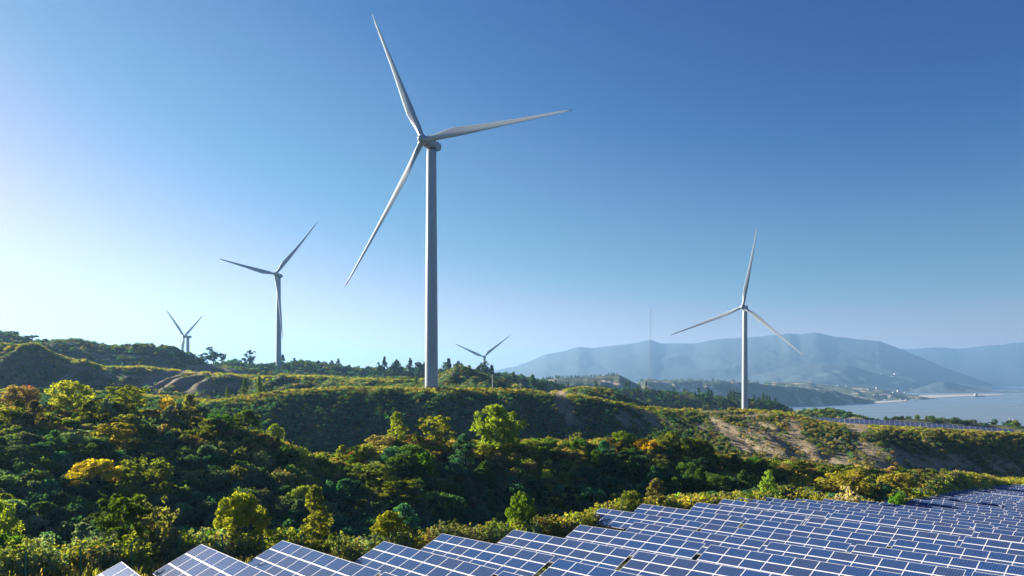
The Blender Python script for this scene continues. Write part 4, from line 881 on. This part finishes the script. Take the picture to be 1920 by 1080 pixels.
def turbine(label, hub, D, yaw, phase, bend, tilt, H_=87.0, tips=True, base_r=2.35, top_r=1.7, cs=1.0):
    hx, hy, hz = (hub[0]-960)/F*D, D, -(hub[1]-HZ)/F*D
    yw, tl = R(yaw), R(tilt)
    ax = Vector((math.sin(yw)*math.cos(tl), -math.cos(yw)*math.cos(tl), math.sin(tl))); axh = Vector((math.sin(yw), -math.cos(yw), 0))
    e1 = Vector((math.cos(yw), math.sin(yw), 0)); e2 = ax.cross(e1)*1.0
    if e2.z < 0: e2 = -e2
    C_ = Vector((hx, hy, hz)); TP = C_-axh*4.7; TP.z -= 1.9+.5; top = TP.z
    root = empty('wind_turbine', (TP.x, TP.y, top-H_)); tag(root, label, 'wind turbine', 'wind turbines'); inv = Matrix.Translation(-root.location)
    # tower with flange seams
    b = MB(); zs = np.linspace(0, H_, 30); b.tube([(0, 0, z) for z in zs], [base_r+(top_r-base_r)*(z/H_)**1.15 for z in zs], 40)
    tw = b.build('tower', WHITE, root, True)
    b = MB()
    for q in (.27, .56): b.tube([(0, 0, q*H_), (0, 0, q*H_+.22)], base_r+(top_r-base_r)*q+.03, 40)
    b.build('flange', STEEL, root, True)
    b = MB(); b.tube([(0, 0, -.9), (0, 0, .25)], [4.2, 3.9], 32); b.build('foundation', CONC, root)
    b = MB(); b.box((axh.x*base_r*.98, axh.y*base_r*.98, 1.9), (1.0, .12, 2.2), 0, np.array(Matrix.Rotation(yw, 3, 'Z'))); b.build('door', DARK, root)
    M = Matrix(((e1.x, -ax.x, e2.x, 0), (e1.y, -ax.y, e2.y, 0), (e1.z, -ax.z, e2.z, 0), (0, 0, 0, 1)))   # local: X side, -Y upwind, Z up
    off = C_-root.location
    # nacelle: rounded box behind the hub
    b = MB(); prof = [(1.3, .9, .9, 0), (1.7, 1.5, 1.55, 0), (2.2, 1.65, 1.65, 0), (4, 1.75, 1.75, .05), (6, 1.75, 1.75, .1), (7.8, 1.65, 1.6, .2), (8.7, 1.3, 1.25, .35), (9.1, .8, .75, .4)]
    nn = 28; a = np.linspace(0, 2*np.pi, nn, endpoint=False); sup = lambda c: np.sign(c)*np.abs(c)**.62; V = []
    for y_, rx, rz, zo in prof: V.append(np.stack([rx*sup(np.cos(a)), np.full(nn, y_), zo+rz*sup(np.sin(a))], 1))
    V.append(np.array([[0, 1.3, 0], [0, 9.15, .42]])); i = np.arange(len(prof)-1)[:, None]*nn; j = np.arange(nn)[None]; k = (j+1) % nn
    Q = np.stack([i+j, i+nn+j, i+nn+k, i+k], -1).reshape(-1, 4); L_ = (len(prof)-1)*nn; bc = len(prof)*nn
    Q = np.vstack([Q, [[L_+j, bc+1, L_+(j+2) % nn, L_+(j+1) % nn] for j in range(0, nn, 2)], [[j, (j+1) % nn, (j+2) % nn, bc] for j in range(0, nn, 2)]])
    nac = mesh_obj('nacelle', npmesh('nacelle', np.vstack(V), Q, [WHITE], True), root); nac.matrix_local = Matrix.Translation(off) @ M
    b = MB(); b.tube([(0, 0, H_-.05), (0, 0, H_+1.0)], [1.7, 1.72], 28); b.build('yaw_ring', DARK, root, True)
    b = MB(); b.tube([(0, 7.6, 1.7), (0, 7.6, 3.0)], .06, 6); b.box((0, 7.6, 2.95), (1.1, .08, .08)); ms = b.build('wind_vane', STEEL, nac)
    b = MB(); b.box((0, 1.32, -1.25), (1.6, .5, .7)); b.build('rusty_bracket', RUSTM, nac)
    # hub
    b = MB(); P = [(0, 1.45, 0), (0, 1.2, 0), (0, .4, 0), (0, -.4, 0), (0, -1.2, 0), (0, -1.8, 0), (0, -2.25, 0), (0, -2.45, 0)]; b.tube(P, [1.1, 1.5, 1.62, 1.62, 1.42, 1.0, .5, .1], 28)
    hb = b.build('hub', WHITE, root, True); hb.matrix_local = Matrix.Translation(off) @ M
    b = MB(); b.tube([(0, 1.5, 0), (0, 1.75, 0)], [1.35, 1.35], 24); b.build('hub_ring', DARK, hb, True)
    for k in range(3):
        ang = R(phase)+k*2*math.pi/3     # from e1 towards e2
        Rk = Matrix.Rotation(math.pi/2-ang, 4, 'Y')      # turns Z towards X
        cut = .955
        bl = mesh_obj('blade', blade_mesh(60, bend, 'blade', WHITE, 0, cut if (tips and k == 1) else 1, cs), root); bl.matrix_local = Matrix.Translation(off) @ M @ Rk
        if tips and k == 1: tp_ = mesh_obj('red_tip', blade_mesh(60, bend, 'red_tip', RED, cut, 1, cs), bl)
        b = MB(); b.tube([(0, 0, .9), (0, 0, 1.75)], [1.12, 1.12], 24); b.build('blade_collar', STEEL, bl, True)
    return root
turbine('largest wind turbine, nearest to the camera, standing on the grassy ridge in the centre', (793, 262), 239.5, 327.3, 117.1, 1.5, 5.0)
turbine('tall wind turbine on the left skyline with one blade in front of its tower', (516, 514), 589.5, 342.1, 44.6, 4.7, 6.0, tips=False, cs=1.2)
turbine('right wind turbine before the hazy mountains with its foot in the pine wood', (1392.7, 575), 516.9, 323.1, 79.5, 4.2, 3.9, tips=False)
turbine('smallest looking turbine at far left with only the upper tower above the hill', (345, 631), 845.5, 272.2, 27.8, 0.3, 5.5, tips=False, cs=1.6)
turbine('far wind turbine right of the main tower, half hidden behind the pines', (906.7, 669), 1149, 338.7, 36.5, 1.0, 5.0, tips=False, cs=1.4)

# ------------------------------------------------------------------ fence of green posts
GREENP = pbr('green_coating', (.02, .16, .11), .5)
fr = empty('mesh_fence', (0, 55, -14)); tag(fr, 'thin green wire mesh fence along the edge of the solar field', 'fence')
fp = []
for px in np.arange(-60, 1960, 54):
    pass
def fence_line():
    px = -60.; out = []
    while px < 1700:
        d = float(db(px))+5.2; x = (px-960)/F*d; out.append((x, d)); 
        px += 2.9*F/d*.95
    return out
FL = fence_line(); b_all = MB()
for i, (x, y) in enumerate(FL):
    z = float(hgt(x, y)[0]); b = MB(); b.tube([(0, 0, -.3), (0, 0, 2.0)], .045, 6); b.tube([(0, 0, 2.0), (.12, .25, 2.25)], .03, 4)
    o = b.build('post', GREENP, fr); o.location = Vector((x, y, z))-fr.location; fp.append((x, y, z))
b = MB()
for (x0, y0, z0), (x1, y1, z1) in zip(fp[:-1], fp[1:]):
    for h_ in (.1, .55, 1.0, 1.45, 1.9): b.tube([(x0, y0, z0+h_), (x1, y1, z1+h_)], .006, 3+1, cap=False)
    for q in np.linspace(0, 1, 16)[1:-1]: xx, yy, zz = x0+(x1-x0)*q, y0+(y1-y0)*q, z0+(z1-z0)*q; b.tube([(xx, yy, zz+.05), (xx, yy, zz+1.9)], .004, 4, cap=False)
o = b.build('wire_mesh', GREENP, fr); o.location = -fr.location

# ------------------------------------------------------------------ mast, poles, box, buildings, boats
MAST = pbr('mast_steel', (.3, .3, .32), .6)
def mast(px, top, base, d, label):
    x = (px-960)/F*d; zt = -(top-HZ)/F*d; zb = -(base-HZ)/F*d; h = zt-zb; r = empty('radio_mast', (x, d, zb)); tag(r, label, 'mast')
    b = MB(); w_ = 1.1
    for sx, sy in ((-1, -.6), (1, -.6), (0, 1.1)): b.tube([(sx*w_, sy*w_, 0), (sx*w_, sy*w_, h)], .16, 6)
    zz = 0; k = 0; c = [(-w_, -.6*w_), (w_, -.6*w_), (0, 1.1*w_)]
    while zz < h-3:
        for q in range(3):
            p, p2 = c[q], c[(q+1) % 3]; b.tube([(p[0], p[1], zz), (p2[0], p2[1], zz+3)], .07, 4, cap=False)
        zz += 3
    b.build('lattice', MAST, r)
    for q in range(3):
        a = 2*math.pi*q/3+.4
        for hh in (.35, .7, .95):
            b = MB(); b.tube([(0, 0, h*hh), (math.cos(a)*h*.45, math.sin(a)*h*.45, -8)], .03, 4, cap=False); b.build('guy_wire', MAST, r)
    b = MB(); b.box((0, 0, h*.55), (3, 3, .4)); b.build('platform', MAST, r)
mast(1220, 575, 716, 1900, 'tall thin lattice radio mast rising in front of the mountains')
POLE = pbr('pale_pole', (.55, .53, .5), .8)
def pole(px, top, base, d, label, r_=.16, arm=False):
    x = (px-960)/F*d; zt = -(top-HZ)/F*d; zb = min(-(base-HZ)/F*d, float(hgt(x, d)[0])) if d < 1000 else -(base-HZ)/F*d
    r = empty('utility_pole', (x, d, zb)); tag(r, label, 'pole'); b = MB(); b.tube([(0, 0, -.4), (0, 0, zt-zb)], [r_, r_*.8], 8); b.build('shaft', POLE, r)
    if arm: b = MB(); b.box((0, 0, zt-zb-.5), (1.6, .1, .12)); b.build('crossarm', POLE, r)
pole(923.5, 702, 728, 262, 'pale leaning utility pole right of the main turbine tower', .17, True)
pole(975.5, 717, 730, 262, 'short white marker post on the crest right of the utility pole', .12)
for px, tp, lab in [(1693, 783, 'white lamp pole on the lake shore, leftmost of the thin poles'), (1785, 786, 'white lamp pole on the lake shore, second from the left'), (1893, 783, 'thin white pole near the right edge by the water'), (1899, 784, 'thin white pole at the right edge beside its twin')]:
    pole(px, tp, 812, 420, lab, .13)
bx_ = empty('transformer_box', at(727, 262)); tag(bx_, 'small white equipment box on the grassy ridge left of the main tower', 'box')
b = MB(); b.box((0, 0, .9), (3.4, 1.6, 1.5)); b.build('cabinet', pbr('white_paint', (.7, .7, .7), .5), bx_); b = MB(); b.box((0, 0, 1.72), (3.7, 1.9, .12)); b.build('lid', STEEL, bx_); b = MB(); b.box((0, 0, -.1), (3.6, 1.8, .46)); b.build('plinth', CONC, bx_)
WALLM = pbr('white_wall', (.3, .3, .3), .8); ROOFM = pbr('pale_roof', (.3, .31, .33), .7); WIN = pbr('window_glass', (.05, .07, .09), .2)
LANDS = [o for o in COL.objects if o.name.split('.')[0] in ('mountains', 'hills', 'headland')]
def ground_hit(px, py, d):
    v = Vector(((px-960)/F, 1, -(py-HZ)/F)).normalized(); best = None
    for o in LANDS:
        ok, p, nrm, _ = o.ray_cast(Vector((0, 0, 0)), v)
        if ok and (best is None or p.y < best.y): best = p
    if py > HZ+1:
        dw = -WZ*F/(py-HZ)
        if best is None or dw < best.y: best = Vector(((px-960)/F*dw, dw, WZ))
    return best if best is not None else Vector(((px-960)/F*d, d, -(py-HZ)/F*d))
def house(px, py, d, w_, h_, dp, label, gable=False, group='white buildings on the far shore'):
    hp = ground_hit(px, py, d); x, d_, z = hp; k_ = d_/d; w_ *= k_; h_ *= k_; dp *= k_; d = d_; z += .3; r = empty('building', (x, d, z)); tag(r, label, 'building', group)
    b = MB(); b.box((0, 0, h_/2-3), (w_, dp, h_+6)); b.build('wall', WALLM, r)
    if gable:
        b = MB(); e = .6; V = [[-w_/2-e, -dp/2-e, h_+.01], [w_/2+e, -dp/2-e, h_+.01], [w_/2+e, dp/2+e, h_+.01], [-w_/2-e, dp/2+e, h_+.01], [-w_/2-e, 0, h_+h_*.45], [w_/2+e, 0, h_+h_*.45]]
        b.add(V, [[0, 1, 5, 4], [2, 3, 4, 5], [0, 3, 2, 1]]); b.add([V[0], V[4], V[3], [V[0][0], 0, V[0][2]]], [[0, 1, 2, 3]]); b.add([V[1], V[5], V[2], [V[1][0], 0, V[1][2]]], [[0, 1, 2, 3]]); b.build('roof', ROOFM, r)
    else:
        b = MB(); b.box((0, 0, h_+.4), (w_+1, dp+1, .8)); b.build('roof', ROOFM, r)
    b = MB()
    for q in range(max(2, int(w_/7))):
        for f_ in range(max(1, int(h_/4))): b.box((-w_/2+w_*(q+.5)/max(2, int(w_/7)), -dp/2-.04, 2+f_*3.4), (2, .1, 1.5))
    b.build('window', WIN, r)
HS = [(1654, 702, 5300, 36, 8, 20, 'long low white building highest on the hazy far hillside, left one', False), (1681, 702, 5300, 50, 12, 30, 'large white building highest on the hazy far hillside, right one', True), (1674, 707, 5200, 22, 8, 14, 'small building below the large white one on the hazy hillside', False),
 (1572, 724, 3300, 16, 6, 10, 'white house on the headland skyline, leftmost', False), (1588, 725, 3300, 13, 6, 10, 'white house on the headland skyline, second from the left', True), (1632, 731, 3300, 34, 7, 12, 'long white shed on the right slope of the headland', False), (1644, 730, 3350, 9, 18, 9, 'narrow white tower block on the headland slope', False),
 (1686, 735, 3500, 26, 14, 16, 'white harbour hall with a gable near the headland tip', True), (1676, 737, 3500, 18, 8, 12, 'small white building left of the harbour hall', False), (1698, 737, 3500, 16, 7, 12, 'small white building right of the harbour hall', False), (1712, 730, 4700, 34, 8, 16, 'pale shed behind the spit on the far shore', False), (1640, 741, 3000, 14, 5, 9, 'white lakeside house under the headland', True),
 (1690, 749.5, 2750, 16, 5, 8, 'white boathouse on the beach at the headland foot', False), (1660, 750, 2700, 9, 4, 7, 'tiny white hut on the beach', True)]
for h_ in HS: house(*h_[:3], h_[3]*.75, h_[4]*.6, h_[5]*.8, h_[6], h_[7])
HULL = pbr('dark_hull', (.09, .11, .13), .6)
def boat(px, py, Lb, label, cab=True, hgt_=5):
    d = -WZ*F/(py-HZ); x = (px-960)/F*d; r = empty('work_boat', (x, d, WZ)); tag(r, label, 'boat', 'boats on the lake')
    b = MB(); W_ = Lb*.22; V = []; st_ = [(-.5, .55, 1), (-.46, .9, 1), (-.2, 1, .9), (.2, 1, .95), (.4, .7, 1.15), (.5, .08, 1.4)]
    for sx, wv_, hv in st_: V += [[sx*Lb, -W_/2*wv_*.6, -1], [sx*Lb, -W_/2*wv_, hgt_*.45*hv], [sx*Lb, W_/2*wv_, hgt_*.45*hv], [sx*Lb, W_/2*wv_*.6, -1]]
    Q = []
    for i in range(5):
        for q in range(4): Q.append([4*i+q, 4*i+(q+1) % 4, 4*i+4+(q+1) % 4, 4*i+4+q])
    Q += [[0, 3, 2, 1], [20, 21, 22, 23]]; b.add(V, Q); b.build('hull', HULL, r)
    if cab:
        b = MB(); b.box((-.22*Lb, 0, hgt_*.45+hgt_*.4), (.25*Lb, W_*.7, hgt_*.8)); b.box((-.24*Lb, 0, hgt_*1.45), (.14*Lb, W_*.5, hgt_*.4)); b.build('cabin', WALLM, r)
        b = MB(); b.tube([(.12*Lb, 0, hgt_*.4), (.12*Lb, 0, hgt_*2.6)], .5, 6); b.tube([(.12*Lb, 0, hgt_*1.2), (.4*Lb, 0, hgt_*2.3)], .4, 6); b.tube([(-.05*Lb, 0, hgt_*.4), (-.05*Lb, 0, hgt_*2.2)], .35, 6); b.build('derrick', HULL, r)
boat(1835, 744, 62, 'large dark dredging boat with a derrick lying off the sand spit', True, 11)
boat(1702, 750.5, 26, 'small pale boat moored off the headland beach', True, 4)
boat(1888, 750, 34, 'low flat barge right of the dredging boat', False, 2.5)
boat(1718, 750.8, 18, 'low dark boat right of the moored pale boat', False, 2.5)

# ------------------------------------------------------------------ look-alikes: tell them apart by their order from the left
def ordw(n):
    a = ['first', 'second', 'third', 'fourth', 'fifth', 'sixth', 'seventh', 'eighth', 'ninth', 'tenth', 'eleventh', 'twelfth', 'thirteenth', 'fourteenth', 'fifteenth', 'sixteenth', 'seventeenth', 'eighteenth', 'nineteenth', 'twentieth']
    if n <= 20: return a[n-1]
    t, u = divmod(n, 10); tens = {2: 'twent', 3: 'thirt', 4: 'fort', 5: 'fift', 6: 'sixt'}[t]
    return tens+'ieth' if u == 0 else tens+'y-'+a[u-1]
same = {}
for o in COL.objects:
    if o.parent is None and o.get('label') and o.get('kind') is None: same.setdefault(o['label'], []).append(o)
for lab, os_ in same.items():
    if len(os_) < 2: continue
    os_.sort(key=lambda o: o.location.x/max(o.location.y, 1))
    for i, o in enumerate(os_): o['label'] = '%s, %s from left' % (lab, ordw(i+1))
